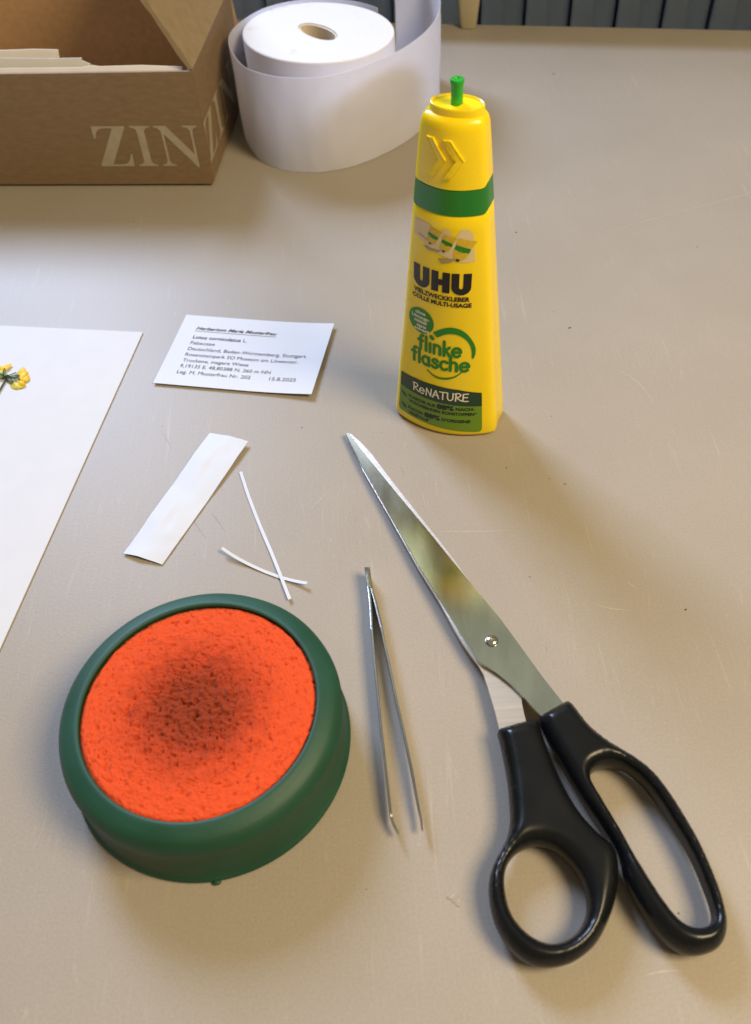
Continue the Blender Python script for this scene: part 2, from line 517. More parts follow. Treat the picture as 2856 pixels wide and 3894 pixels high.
for ch, x0, x1 in (('Z', 0.0035, 0.0270), ('I', 0.0320, 0.0480), ('N', 0.0530, 0.0880)):
    w, polys = GLY[ch]
    lett('letter', polys, lambda x, y: bxp(-0.00025, x0 + (x1 - x0) * x / w, 0.0135 + 0.0255 * y), M_boxprint, rside)

# papers in the box
def box_paper(name, poly, s0, z0, lean, label, mat, bow=0.0):
    """poly (f along the front, h up the sheet); sheet leans back from z0 just behind the front wall"""
    c = bxp(0.06, s0, 0.0)
    bm = bmesh.new()
    cl, sl = math.cos(lean), math.sin(lean)
    up = []
    for k in (0, 1):
        vs = [bm.verts.new(bxp(f, s0 + h * sl + 0.0004 * k, z0 + h * cl + 0.0003 * k)) for f, h in poly]
        up.append(vs)
    bm.faces.new(up[1]); bm.faces.new(up[0][::-1])
    n = len(poly)
    for i in range(n):
        bm.faces.new((up[0][i], up[0][(i + 1) % n], up[1][(i + 1) % n], up[1][i]))
    o = mk_bm(name, bm, mat, None, loc=c)
    return tag(o, label, 'paper', 'papers in the cardboard box')
box_paper('paper_sheet', [(0.006, -0.0035), (0.006, 0.00154), (0.03, 0.00264), (0.055, 0.00231), (0.0595, 0.00302), (0.066, 0.00193), (0.2, 0.0022), (0.2, -0.0035)],
          0.0050, 0.0700, rad(42), 'long low strip of white paper along the box rim up to the corner flap', M_envelope)
box_paper('paper_sheet', [(0.061, -0.0035), (0.0625, 0.00217), (0.0605, 0.00341), (0.0635, 0.00465), (0.066, 0.0057), (0.0655, 0.00682), (0.085, 0.0067), (0.11, 0.00732), (0.215, 0.00806), (0.215, -0.0035)],
          0.0064, 0.0695, rad(35), 'white paper with a torn right end rising above the box rim', M_sheet)
box_paper('paper_sheet', [(0.0805, -0.0035), (0.0805, 0.0093), (0.095, 0.0098), (0.12, 0.00942), (0.21, 0.0093), (0.21, -0.0035)],
          0.0120, 0.0690, rad(22), 'cream card standing highest, behind the torn white paper in the box', M_envelope)

# ------------------------------------------------------------------ paper roll
RC = np.array((-0.0135, 0.5925))
RROT = rad(-35)
roll = thing('paper_roll', 'thick roll of white paper tape with its outer turn hanging loose', 'paper roll', (RC[0], RC[1], 0))
RA, RB = 0.0500, 0.0428
def rollpt(sc, t, ra=RA, rb=RB):
    x, y = ra * sc * math.cos(t), rb * sc * math.sin(t)
    return (RC[0] + x * math.cos(RROT) - y * math.sin(RROT), RC[1] + x * math.sin(RROT) + y * math.cos(RROT))
mt_top, nt, bs = new_mat('roll_end_paper')
tc = N(nt, 'ShaderNodeTexCoord'); nz = N(nt, 'ShaderNodeTexNoise', Scale=55.0, Detail=4.0)
nt.links.new(tc.outputs['Object'], nz.inputs['Vector'])
rr = N(nt, 'ShaderNodeValToRGB')
rr.color_ramp.elements[0].position = 0.26; rr.color_ramp.elements[0].color = (0.62, 0.52, 0.40, 1)
rr.color_ramp.elements[1].position = 0.36; rr.color_ramp.elements[1].color = (0.72, 0.715, 0.70, 1)
nt.links.new(nz.outputs['Fac'], rr.inputs[0]); nt.links.new(rr.outputs[0], bs.inputs['Base Color'])
bs.inputs['Roughness'].default_value = 0.7
M_loose = pmat('loose_turn_paper', (0.78, 0.78, 0.84), 0.55, var=0.04, scale=22, bump=0.14, bscale=110, bdist=0.0005)
_nt = M_loose.node_tree
_tr = N(_nt, 'ShaderNodeBsdfTranslucent'); _tr.inputs[0].default_value = (0.88, 0.88, 0.93, 1)
_mx = N(_nt, 'ShaderNodeMixShader'); _mx.inputs[0].default_value = 0.45
_out = [n for n in _nt.nodes if n.type == 'OUTPUT_MATERIAL'][0]
_nt.links.new(_nt.nodes['Principled BSDF'].outputs[0], _mx.inputs[1]); _nt.links.new(_tr.outputs[0], _mx.inputs[2]); _nt.links.new(_mx.outputs[0], _out.inputs[0])
verts, faces, NR = [], [], 96
HA, HB = 0.0158, 0.0070
HROT = rad(-16)
def ring(z, ra, rb):
    i0 = len(verts)
    for k in range(NR):
        t = 2 * math.pi * k / NR
        f = min(1.0, max(0.0, (RA - 0.0005 - ra) / (RA - 0.0005 - HA - 0.001)))
        x, y = rollpt(1, t - HROT * 0 , ra, rb)
        dx, dy = x - RC[0], y - RC[1]
        an = HROT * f
        verts.append((RC[0] + dx * math.cos(an) - dy * math.sin(an), RC[1] + dx * math.sin(an) + dy * math.cos(an), z))
    return i0
rings = [ring(0.0004, HA + .001, HB + .001), ring(0.0004, RA, RB), ring(0.0594, RA, RB), ring(0.0600, RA - 0.0005, RB - 0.0005)]
# fine windings: shallow steps on the top face
nw = 26
for i in range(1, nw):
    f = i / nw
    ra = (RA - 0.0005) * (1 - f) + (HA + 0.001) * f; rb = (RB - 0.0005) * (1 - f) + (HB + 0.001) * f
    rings.append(ring(0.0600 + random.uniform(-0.00012, 0.00012), ra, rb))
rings.append(ring(0.0599, HA + 0.001, HB + 0.001))
rings.append(rings[0])
for a_, b2 in zip(rings[:-1], rings[1:]):
    for k in range(NR):
        faces.append((a_ + k, a_ + (k + 1) % NR, b2 + (k + 1) % NR, b2 + k))
ro = mk('winding', verts, faces, [M_paperroll, mt_top], roll, True, angle=35)
for p in ro.data.polygons:
    if p.center.z > 0.0590 and abs(p.normal.z) > 0.7:
        p.material_index = 1
# cardboard core inside the hole, slightly crushed
verts, faces = [], []
rings = [ring(0.001, HA + .0008, HB + .0008), ring(0.0592, HA + .0008, HB + .0008), ring(0.0592, HA - 0.0005, HB - 0.0005), ring(0.001, HA - .0005, HB - .0005)]
for a_, b2 in zip(rings, rings[1:] + rings[:1]):
    for k in range(NR):
        faces.append((a_ + k, a_ + (k + 1) % NR, b2 + (k + 1) % NR, b2 + k))
mk('core', verts, faces, M_core, roll, True, angle=35)
# loose outer turn
loose = [(0.0260, 0.6215), (0.0120, 0.6345), (-0.0080, 0.6425), (-0.0280, 0.6425), (-0.0480, 0.6345), (-0.0620, 0.6180), (-0.0695, 0.5960), (-0.0665, 0.5730),
         (-0.0578, 0.5505), (-0.0445, 0.5383), (-0.0306, 0.5322), (-0.0180, 0.5298), (-0.0058, 0.5315), (0.0090, 0.5375), (0.0245, 0.5478),
         (0.0385, 0.5605), (0.0520, 0.5785), (0.0613, 0.5980), (0.0665, 0.6180), (0.0665, 0.6400), (0.0580, 0.6570), (0.0400, 0.6640)]
lp = catmull(loose, 8, False)
verts, faces = [], []
npt = len(lp); NZ = 12
tang = np.gradient(lp, axis=0); tang /= np.linalg.norm(tang, axis=1)[:, None]
nor = np.stack([-tang[:, 1], tang[:, 0]], 1)
for side in (0, 1):
    for i in range(npt):
        for j in range(NZ + 1):
            z = 0.0005 + 0.0594 * j / NZ
            dz = 0.0
            w = 0.0009 * noise.noise(Vector((i * 0.06, z * 30, 3.0))) + 0.0004 * noise.noise(Vector((i * 0.2, z * 90, 9.0)))
            q = lp[i] + nor[i] * (w + (0.00028 if side else 0))
            verts.append((q[0], q[1], z + dz))
def vi(s, i, j): return (s * npt + i) * (NZ + 1) + j
for i in range(npt - 1):
    for j in range(NZ):
        faces.append((vi(0, i, j), vi(0, i + 1, j), vi(0, i + 1, j + 1), vi(0, i, j + 1)))
        faces.append((vi(1, i, j), vi(1, i, j + 1), vi(1, i + 1, j + 1), vi(1, i + 1, j)))
    for j in (0, NZ):
        faces.append((vi(0, i, j), vi(0, i + 1, j), vi(1, i + 1, j), vi(1, i, j)))
for j in range(NZ):
    for i in (0, npt - 1):
        faces.append((vi(0, i, j), vi(0, i, j + 1), vi(1, i, j + 1), vi(1, i, j)))
mk('loose_turn', verts, faces, M_loose, roll, True, angle=50)

# ------------------------------------------------------------------ glue bottle
GC = np.array((0.0385, 0.3067)); GA = rad(-23.6)
GU = np.array((math.cos(GA), math.sin(GA))); GN = np.array((math.sin(GA), -math.cos(GA)))
def gw(z): return 0.0508 - 0.188 * z
def gt(z): return 0.0162 - 0.055 * z
def gs(z): return 0.008 - 0.022 * z
bottle = thing('glue_bottle', 'upright yellow plastic glue bottle with green band and green applicator stick', 'glue bottle', (GC[0], GC[1], 0))
NS = 160
def section(z, inset=0.0, grow=0.0):
    w, t, s = gw(z), gt(z), gs(z)
    a1 = np.linspace(-1, 1, 60)
    f = [(a * w / 2, t / 2 + s * (1 - a * a)) for a in a1]
    sd = [(w / 2 - 0.0011 * math.cos(math.pi * v / t) ** 2 * max(0.0, 1 - z / 0.10), v) for v in np.linspace(t / 2, -t / 2, 22)[1:-1]]
    bk = [(-x, -y) for x, y in f]
    sd2 = [(-x_, -v) for x_, v in sd]
    P = np.array(f + sd + bk + sd2)
    n = len(P)
    # rounding of the corners: smooth the closed polygon
    K = 5
    ker = np.exp(-0.5 * (np.arange(-9, 10) / 3.2) ** 2); ker /= ker.sum()
    ext = np.concatenate([P[-9:], P, P[:9]])
    Q = np.stack([np.convolve(ext[:, i], ker, 'valid') for i in (0, 1)], 1)
    T = np.roll(Q, -1, 0) - np.roll(Q, 1, 0); T /= np.linalg.norm(T, axis=1)[:, None]
    Nn = np.stack([-T[:, 1], T[:, 0]], 1)
    Nn *= np.sign((Nn * Q).sum(1))[:, None]
    return Q + Nn * (grow - inset), n
def sideness():
    n = 160
    v = np.zeros(n)
    v[60:80] = 1; v[140:160] = 1
    ker = np.exp(-0.5 * (np.arange(-6, 7) / 1.6) ** 2); ker /= ker.sum()
    ext = np.concatenate([v[-6:], v, v[:6]])
    return np.convolve(ext, ker, 'valid')
SID = sideness()
def gworld(u, v, z):
    q = GC + GU * u + GN * v
    return (q[0], q[1], z)
def gshell(name, levels, mat, cap0=True, cap1=True):
    """levels: (z, inset, sideshift, grow)"""
    verts, faces = [], []
    n = 160
    for z, ins, ss, gr in levels:
        zz = z + SID * ss
        Q0, _ = section(z, ins, gr)
        Q1, _ = section(z + ss, ins, gr)
        Q = Q0 * (1 - SID)[:, None] + Q1 * SID[:, None]
        for k in range(n):
            verts.append(gworld(Q[k, 0], Q[k, 1], zz[k]))
    for i in range(len(levels) - 1):
        for k in range(n):
            faces.append((i * n + k, i * n + (k + 1) % n, (i + 1) * n + (k + 1) % n, (i + 1) * n + k))
    if cap0: faces.append(tuple(range(n))[::-1])
    if cap1: faces.append(tuple((len(levels) - 1) * n + k for k in range(n)))
    return mk(name, verts, faces, mat, bottle, True, angle=38)
ZB0, ZB1, ZT = 0.1109, 0.1212, 0.1462
body = gshell('body', [(0.0003, 0.0026, 0, 0), (0.0004, 0.0014, 0, 0), (0.0012, 0.0004, 0, 0), (0.0026, 0, 0, 0), (0.010, 0, 0, 0), (0.03, 0, 0, 0), (0.06, 0, 0, 0), (0.09, 0, 0, 0),
                       (0.105, 0, 0, 0), (ZB0 - 0.0004, 0, 0.0016, 0), (ZB0, 0.0003, 0.0016, 0)], M_yellow)
band = gshell('band', [(ZB0, 0.0004, 0.0016, 0), (ZB0 + 0.0002, 0, 0.0016, 0.0001), (ZB0 + 0.005, 0, 0.0016, 0.0001), (ZB1 - 0.0002, 0, 0.0016, 0.0001), (ZB1, 0.0004, 0.0016, 0)], M_green)
cap = gshell('cap', [(ZB1, 0.0002, 0.0016, 0), (ZB1 + 0.0003, -0.0002, 0.0016, 0), (ZB1 + 0.004, -0.0002, 0.0, 0), (0.135, -0.0002, 0, 0), (0.1425, -0.0001, 0, 0), (0.1445, 0.0003, 0, 0), (0.1457, 0.0010, 0, 0),
                     (0.1464, 0.0021, 0, 0), (0.1467, 0.0034, 0, 0)], M_yellow)
# raised oval disc on the cap
verts, faces = [], []
n = 96
lv = [(0.1460, 1.0), (0.1486, 1.0), (0.1491, 0.985), (0.1493, 0.95), (0.1491, 0.90), (0.1486, 0.86), (0.1484, 0.6), (0.1486, 0.3), (0.1488, 0.24)]
for z, s in lv:
    for k in range(n):
        t = 2 * math.pi * k / n
        verts.append(gworld(0.0099 * s * math.cos(t) + 0.0006, 0.0062 * s * math.sin(t), z))
for i in range(len(lv) - 1):
    for k in range(n):
        faces.append((i * n + k, i * n + (k + 1) % n, (i + 1) * n + (k + 1) % n, (i + 1) * n + k))
faces.append(tuple((len(lv) - 1) * n + k for k in range(n)))
disc = mk('cap_disc', verts, faces, M_yellow, cap, True, angle=40)
lathe('applicator_stick', [(0.0022, 0.1480), (0.00215, 0.1490), (0.0021, 0.1540), (0.00215, 0.1552), (0.00245, 0.1560), (0.0025, 0.1567), (0.0023, 0.1572), (0.0013, 0.1572), (0.0009, 0.1568), (0.0002, 0.1568)],
      *[float(v) for v in (GC + GU * 0.0004)], M_stick, bottle, n=32)

# printing on the front of the bottle -------------------------------------
def gfront(u, z, off):
    w = gw(z); a = 2 * u / w
    q = GC + GU * u + GN * (gt(z) / 2 + gs(z) * (1 - a * a) + off)
    return (q[0], q[1], z)
def decal(name, bm, mat, parent, layer=1, step=1.6, base=0.00010):
    """bm holds flat faces in (u, z) millimetres; cut into thin columns and laid on the curved front"""
    us = [v.co.x for v in bm.verts]
    u = math.ceil(min(us) / step) * step
    while u < max(us):
        bmesh.ops.bisect_plane(bm, geom=list(bm.verts) + list(bm.edges) + list(bm.faces), plane_co=(u, 0, 0), plane_no=(1, 0, 0), dist=1e-5)
        u += step
    zs = [v.co.y for v in bm.verts]
    z = math.ceil(min(zs) / 6) * 6
    while z < max(zs):
        bmesh.ops.bisect_plane(bm, geom=list(bm.verts) + list(bm.edges) + list(bm.faces), plane_co=(0, z, 0), plane_no=(0, 1, 0), dist=1e-5)
        z += 6
    for v in bm.verts:
        v.co = Vector(gfront(v.co.x / 1000, v.co.y / 1000, base + 0.00006 * layer + v.co.z * 0.001))
    for f in bm.faces: f.smooth = True
    return mk_bm(name, bm, mat, parent, recalc=False)
def polys_bm(polys, dz=0.0):
    bm = bmesh.new()
    for i, p in enumerate(polys):
        vs = [bm.verts.new((x, y, dz * i)) for x, y in p]
        f = bm.faces.new(vs)
        f.normal_update()
        if f.normal.z < 0: f.normal_flip()
    bmesh.ops.triangulate(bm, faces=list(bm.faces))
    return bm
def text_bm(txt, x, y, h=None, width=None, bold=0.0, shear=0.0, align='LEFT', cap=None):
    """flat text mesh in the (x, y) plane; h = cap height"""
    cu = bpy.data.curves.new('txt', 'FONT')
    cu.body = txt
    cu.resolution_u = 3
    cu.offset = bold
    cu.shear = shear
    cu.align_x = 'LEFT'
    cu.fill_mode = 'FRONT'
    ob = bpy.data.objects.new('txt', cu)
    scene.collection.objects.link(ob)
    dg = bpy.context.evaluated_depsgraph_get()
    me = bpy.data.meshes.new_from_object(ob.evaluated_get(dg))
    bm = bmesh.new(); bm.from_mesh(me)
    bpy.data.objects.remove(ob); bpy.data.curves.remove(cu); bpy.data.meshes.remove(me)
    xs = [v.co.x for v in bm.verts]
    x0, x1 = min(xs), max(xs)
    sy = h / (cap or CAPH)
    sx = width / (x1 - x0) if width else sy
    ox = x - (0.5 * (x1 - x0) * sx if align == 'CENTER' else 0)
    for v in bm.verts:
        v.co = Vector((ox + (v.co.x - x0) * sx, y + v.co.y * sy, 0))
    for f in bm.faces:
        f.normal_update()
    if bm.faces and sum(f.normal.z for f in bm.faces) < 0:
        bmesh.ops.reverse_faces(bm, faces=list(bm.faces))
    return bm
_bm = text_bm('H', 0, 0, 1.0, cap=1.0)
CAPH = max(v.co.y for v in _bm.verts)
_bm.free()
print('CAPH', CAPH)
def ribbon(pts, w, n_cap=6):
    """round-ended stroke as one outline polygon set (quads + caps)"""
    P = np.array(pts, float)
    T = np.gradient(P, axis=0); T /= np.maximum(np.linalg.norm(T, axis=1), 1e-9)[:, None]
    Nn = np.stack([-T[:, 1], T[:, 0]], 1)
    L_ = [tuple(p + q * w / 2) for p, q in zip(P, Nn)]; R_ = [tuple(p - q * w / 2) for p, q in zip(P, Nn)]
    polys = []
    for i in range(len(P) - 1):
        polys.append([R_[i], R_[i + 1], L_[i + 1], L_[i]])
    for p, t, s in ((P[0], -T[0], 1), (P[-1], T[-1], 1)):
        a0 = math.atan2(t[1], t[0])
        polys.append([(p[0] + w / 2 * math.cos(a0 + a), p[1] + w / 2 * math.sin(a0 + a)) for a in np.linspace(-math.pi / 2, math.pi / 2, 8)])
    return polys
def arc(cx, cy, rx, ry, a0, a1, n=14):
    return [(cx + rx * math.cos(rad(a)), cy + ry * math.sin(rad(a))) for a in np.linspace(a0, a1, n)]
SG = {
 'f': (0.66, [[(0.50, 1.48)] + arc(0.48, 1.22, 0.22, 0.27, 95, 180, 8) + [(0.26, 0.0)], [(0.02, 0.93), (0.46, 0.93)]]),
 'l': (0.42, [[(0.18, 0.0), (0.18, 0.7), (0.18, 1.5)]]),
 'i': (0.42, [[(0.18, 0.0), (0.18, 0.5), (0.18, 0.95)]]),
 'n': (0.98, [[(0.18, 0.0), (0.18, 0.5), (0.18, 0.95)], [(0.18, 0.55)] + arc(0.47, 0.62, 0.29, 0.33, 170, 0, 10) + [(0.76, 0.0)]]),
 'k': (0.86, [[(0.18, 0.0), (0.18, 0.7), (0.18, 1.5)], [(0.68, 0.93), (0.45, 0.70), (0.24, 0.50)], [(0.36, 0.58), (0.54, 0.30), (0.72, 0.02)]]),
 'e': (1.02, [[(0.14, 0.50), (0.5, 0.50), (0.86, 0.50)] , arc(0.50, 0.48, 0.37, 0.46, 5, 318, 22)]),
 'a': (1.00, [arc(0.46, 0.47, 0.33, 0.45, 0, 360, 24), [(0.80, 0.0), (0.80, 0.5), (0.80, 0.92)]]),
 's': (0.86, [[(0.70, 0.78), (0.58, 0.90), (0.40, 0.94), (0.22, 0.86), (0.18, 0.70), (0.30, 0.56), (0.52, 0.47), (0.68, 0.36), (0.70, 0.20), (0.58, 0.05), (0.38, 0.0), (0.22, 0.05), (0.12, 0.17)]]),
 'c': (0.90, [arc(0.50, 0.47, 0.37, 0.46, 48, 312, 18)]),
 'h': (0.98, [[(0.18, 0.0), (0.18, 0.7), (0.18, 1.5)], [(0.18, 0.55)] + arc(0.47, 0.62, 0.29, 0.33, 170, 0, 10) + [(0.76, 0.0)]]),
 # hand-drawn capitals
 'R': (0.82, [[(0.15, 0.0), (0.17, 0.5), (0.20, 1.0)], [(0.05, 0.93), (0.35, 1.05), (0.62, 0.95), (0.66, 0.74), (0.45, 0.55), (0.22, 0.48)], [(0.26, 0.48), (0.50, 0.26), (0.80, 0.05)]]),
 'N': (0.86, [[(0.12, 0.0), (0.15, 0.5), (0.18, 0.95)], [(0.18, 0.95), (0.42, 0.5), (0.66, 0.05)], [(0.66, 0.05), (0.70, 0.5), (0.74, 1.0)]]),
 'A': (0.84, [[(0.05, 0.0), (0.22, 0.5), (0.42, 1.0)], [(0.42, 1.0), (0.58, 0.5), (0.76, 0.0)], [(0.14, 0.36), (0.40, 0.38), (0.70, 0.36)]]),
 'T': (0.80, [[(0.02, 0.95), (0.40, 0.97), (0.78, 1.0)], [(0.40, 0.97), (0.38, 0.5), (0.38, 0.0)]]),
 'U': (0.86, [[(0.12, 1.0), (0.12, 0.55), (0.15, 0.22), (0.30, 0.03), (0.50, 0.04), (0.68, 0.22), (0.72, 0.55), (0.72, 1.0)]]),
 'E': (0.72, [[(0.64, 0.98), (0.40, 0.97), (0.14, 0.95)], [(0.14, 0.95), (0.13, 0.5), (0.12, 0.03)], [(0.13, 0.50), (0.35, 0.52), (0.58, 0.53)], [(0.12, 0.03), (0.40, 0.01), (0.66, 0.02)]]),
}
def stroke_word(word, x, y, sx, sy, w, track=0.0, small=None):
    polys, dz = [], []
    cx = x
    for i, ch in enumerate(word):
        adv, strokes = SG[ch]
        k = (small or {}).get(i, 1.0)
        for s in strokes:
            ps = catmull([(cx + px * sx * k, y + py * sy * k) for px, py in s], 3, False) if len(s) < 9 else [(cx + px * sx * k, y + py * sy * k) for px, py in s]
            polys.append(ribbon(ps, w))
        cx += adv * sx * k + track
    bm = bmesh.new()
    for si, group in enumerate(polys):
        for poly in group:
            vs = [bm.verts.new((px, py, 0.004 * si)) for px, py in poly]
            f = bm.faces.new(vs); f.normal_update()
            if f.normal.z < 0: f.normal_flip()
    return bm, cx - x

# picture panel with three small bottles
pan = decal('picture_panel', polys_bm([[(-13.1, 106.0), (-6.3, 106.3), (-3.2, 101.5), (-0.2, 105.4), (1.8, 105.6), (3.4, 101.0), (6.4, 105.9), (8.8, 105.8), (10.6, 103.8), (11.8, 92.0), (7.4, 91.6), (4.5, 92.6), (-3.2, 94.8), (-13.4, 99.8)]]), M_ppale, body, 0)
for pl in ([(-11.0, 100.6), (-6.8, 99.2), (-6.7, 98.6), (-11.2, 100.1)], [(-9.2, 96.2), (-1.2, 96.4), (-2.0, 95.2), (-7.0, 95.0)], [(-2.6, 92.6), (5.4, 93.6), (2.6, 91.5), (-0.8, 90.6)]):
    decal('picture_shadow', polys_bm([pl]), M_pgrey, body, 1)
for cx, cz, sc in ((-4.8, 101.4, 0.95), (1.0, 99.6, 0.98), (7.0, 97.3, 1.28)):
    an = rad(-20)
    def loc_(x, y):
        x *= sc; y *= sc
        return (cx + x * math.cos(an) - y * math.sin(an), cz + x * math.sin(an) + y * math.cos(an))
    decal('picture_bottle', polys_bm([[loc_(*p) for p in [(-2.2, -0.6), (2.2, -0.6), (1.9, -2.6), (1.5, -3.2), (0.9, -3.6), (-0.9, -3.6), (-1.5, -3.2), (-1.9, -2.6)]]]), M_pyel, body, 2)
    decal('picture_band', polys_bm([[loc_(*p) for p in [(-2.3, -0.5), (-2.3, 0.9), (2.3, 0.9), (2.3, -0.5), (0, -1.0)]]]), M_pgreen, body, 2)
    decal('picture_body', polys_bm([[loc_(*p) for p in [(-2.3, 1.0), (-2.6, 3.2), (2.9, 3.8), (2.3, 1.0)]]]), M_pyel, body, 2)
    decal('picture_nozzle', polys_bm([[loc_(*p) for p in [(-0.5, -3.2), (-0.5, -4.1), (0.5, -4.1), (0.5, -3.2)]]]), M_dkgreen, body, 3)
# UHU
def u_glyph(x0, x1, top, bot, st):
    r = (x1 - x0) / 2; ri = r - st; cx = (x0 + x1) / 2
    out = [(x0, top)] + arc(cx, bot + r * 0.95, r, r * 0.95, 180, 360, 20) + [(x1, top), (x1 - st, top)]
    out += arc(cx, bot + r * 0.95 + 0.1, ri, ri * 1.1, 360, 180, 12) + [(x0 + st, top)]
    return out
def h_glyph(x0, x1, top, bot, st):
    m0, m1 = (top + bot) / 2 - 1.35, (top + bot) / 2 + 1.25
    return [(x0, bot), (x0 + st, bot), (x0 + st, m0), (x1 - st, m0), (x1 - st, bot), (x1, bot), (x1, top), (x1 - st, top), (x1 - st, m1), (x0 + st, m1), (x0 + st, top), (x0, top)]
TOPU, BOTU = 86.8, 77.0
for g in (u_glyph(-13.5, -6.05, TOPU, BOTU, 3.0), h_glyph(-5.1, 2.7, TOPU, BOTU + 0.5, 3.05), u_glyph(3.4, 11.0, TOPU, BOTU, 3.0)):
    decal('logo_letter', polys_bm([g]), M_black, body, 1)
def ptext(txt, x, z, h, width, mat, layer=1, bold=0.02, shear=0.0, name='lettering'):
    return decal(name, text_bm(txt, x, z, h, width, bold, shear), mat, body, layer, 2.4)
ptext('VIELZWECKKLEBER', -13.4, 74.0, 1.95, 24.2, M_black, bold=0.035)
ptext('COLLE MULTI-USAGE', -14.0, 71.2, 1.85, 25.6, M_black, bold=0.035)
# green round badge
decal('badge', polys_bm([arc(-9.7, 60.6, 6.05, 6.1, 0, 354, 48)]), M_pgreen, body, 1)
for t, x, z, w in (('ohne', -12.4, 63.8, 4.9), ('Lösungs-', -14.3, 61.6, 8.7), ('mittel', -12.9, 59.5, 6.0), ('sans', -11.7, 57.4, 4.6), ('solvant', -12.9, 55.6, 7.4)):
    ptext(t, x, z, 1.55, w, M_pwhite, 2, bold=0.03)
# swoosh
outer = catmull([(-3.93, 57.0), (0.3, 59.93), (3.97, 61.1), (7.56, 60.4), (10.42, 58.2), (12.9, 54.3), (14.1, 50.86), (14.21, 47.6), (13.46, 45.0)], 4, False)
inner = catmull([(12.85, 46.2), (12.74, 49.18), (11.75, 52.85), (9.49, 56.0), (5.88, 57.9), (1.87, 57.4), (-1.9, 54.9)], 4, False)
decal('swoosh', polys_bm([[tuple(p) for p in outer] + [tuple(p) for p in inner]]), M_pgreen, body, 1)
o_ = catmull([(-6.7, 36.2), (-4.0, 34.2), (-1.43, 33.2), (2.16, 33.3), (5.0, 34.3), (7.42, 35.9), (10.91, 39.7)], 4, False)
i_ = catmull([(10.4, 39.7), (7.2, 36.6), (5.0, 35.2), (2.1, 34.3), (-1.3, 34.1), (-4.0, 35.0), (-6.2, 36.5)], 4, False)
decal('swoosh', polys_bm([[tuple(p) for p in o_] + [tuple(p) for p in i_]]), M_pgreen, body, 1)
wbm, ww = stroke_word('flinke', -10.9, 46.2, 4.58, 4.9, 1.36)
decal('lettering', wbm, M_pgreen, body, 1, 1.2)
wbm, ww = stroke_word('flasche', -14.2, 38.6, 4.60, 4.9, 1.36)
decal('lettering', wbm, M_pgreen, body, 1, 1.2)
# leaf dot of the i
decal('leaf_dot', polys_bm([[(-5.3, 53.6), (-5.6, 55.0), (-4.6, 55.3), (-3.5, 54.6), (-3.1, 53.3), (-4.2, 52.8)]]), M_pgreen, body, 2)
# ReNATURE label
decal('panel', polys_bm([[(-20.6, 20.5), (18.4, 18.6), (17.9, 26.2), (8, 28.3), (-3, 29.0), (-12, 28.8), (-20.2, 28.0)]]), M_dkgreen, body, 0)
decal('panel', polys_bm([[(-20.6, 20.45), (-21.6, 7.0), (-20.8, 5.6), (-12, 5.2), (0, 4.6), (17.2, 3.3), (18.6, 3.6), (19.2, 5.0), (18.4, 18.55)]]), M_ltgreen, body, 0)
wbm, ww = stroke_word('ReNATURE', -13.6, 21.9, 4.05, 4.3, 0.62, small={1: 0.78})
decal('lettering', wbm, M_pwhite, body, 2, 1.6)
ptext('FLASCHE AUS', -15.7, 16.2, 1.65, 13.6, M_print, 2, 0.035)
ptext('88%', -1.4, 16.1, 2.4, 8.0, M_print, 2, 0.06)
ptext('NACH-', 7.4, 16.3, 1.65, 8.2, M_print, 2, 0.035)
ptext('WACHSENDEN ROHSTOFFEN*', -15.7, 13.4, 1.6, 32.4, M_print, 2, 0.035)
ptext('FLACON', -16.0, 9.2, 1.65, 7.8, M_print, 2, 0.035)
ptext('88%', -7.4, 9.0, 2.4, 7.8, M_print, 2, 0.06)
ptext("D'ORIGINE", 1.2, 9.1, 1.65, 12.9, M_print, 2, 0.035)
ptext('VÉGÉTALE*', -16.0, 6.4, 1.55, 11.6, M_print, 2, 0.035)
for dz in (0.0, -6.75):
    decal('leaf', polys_bm([[(-20.0, 17.7 + dz), (-18.2, 17.2 + dz), (-17.1, 16.1 + dz), (-16.8, 15.3 + dz), (-18.6, 15.2 + dz), (-19.6, 16.2 + dz)]]), M_dkgreen, body, 2)
# raised chevrons on the cap
for pts in ([(-8.07, 139.8), (-5.28, 140.1), (-0.13, 132.6), (-5.11, 125.0), (-7.76, 125.2), (-3.4, 132.4)], [(-1.48, 139.9), (1.39, 140.1), (6.39, 132.6), (1.39, 125.3), (-1.26, 125.5), (3.3, 132.6)]):
    bm = polys_bm([[pts[0], pts[1], pts[2], pts[5]], [pts[5], pts[2], pts[3], pts[4]]])
    bmesh.ops.remove_doubles(bm, verts=list(bm.verts), dist=1e-4)
    for ax in ((1, 0, 0), (0, 1, 0)):
        lo_ = min(v.co.dot(Vector(ax)) for v in bm.verts); hi_ = max(v.co.dot(Vector(ax)) for v in bm.verts)
        k = math.ceil(lo_)
        while k < hi_:
            bmesh.ops.bisect_plane(bm, geom=list(bm.verts) + list(bm.edges) + list(bm.faces), plane_co=Vector(ax) * k, plane_no=ax, dist=1e-5)
            k += 1
    bound = [e for e in bm.edges if e.is_boundary]
    ext = bmesh.ops.extrude_edge_only(bm, edges=bound)
    newv = {v for v in ext['geom'] if isinstance(v, bmesh.types.BMVert)}
    for v in bm.verts:
        v.co = Vector(gfront(v.co.x / 1000, v.co.y / 1000, -0.0004 if v in newv else 0.0009))
    bmesh.ops.bevel(bm, geom=[e for e in bm.edges if len(e.link_faces) == 2 and e.calc_face_angle(0) > 0.9], offset=0.00025, segments=2, affect='EDGES')
    mk_bm('chevron', bm, M_yellow, cap, True, angle=50)

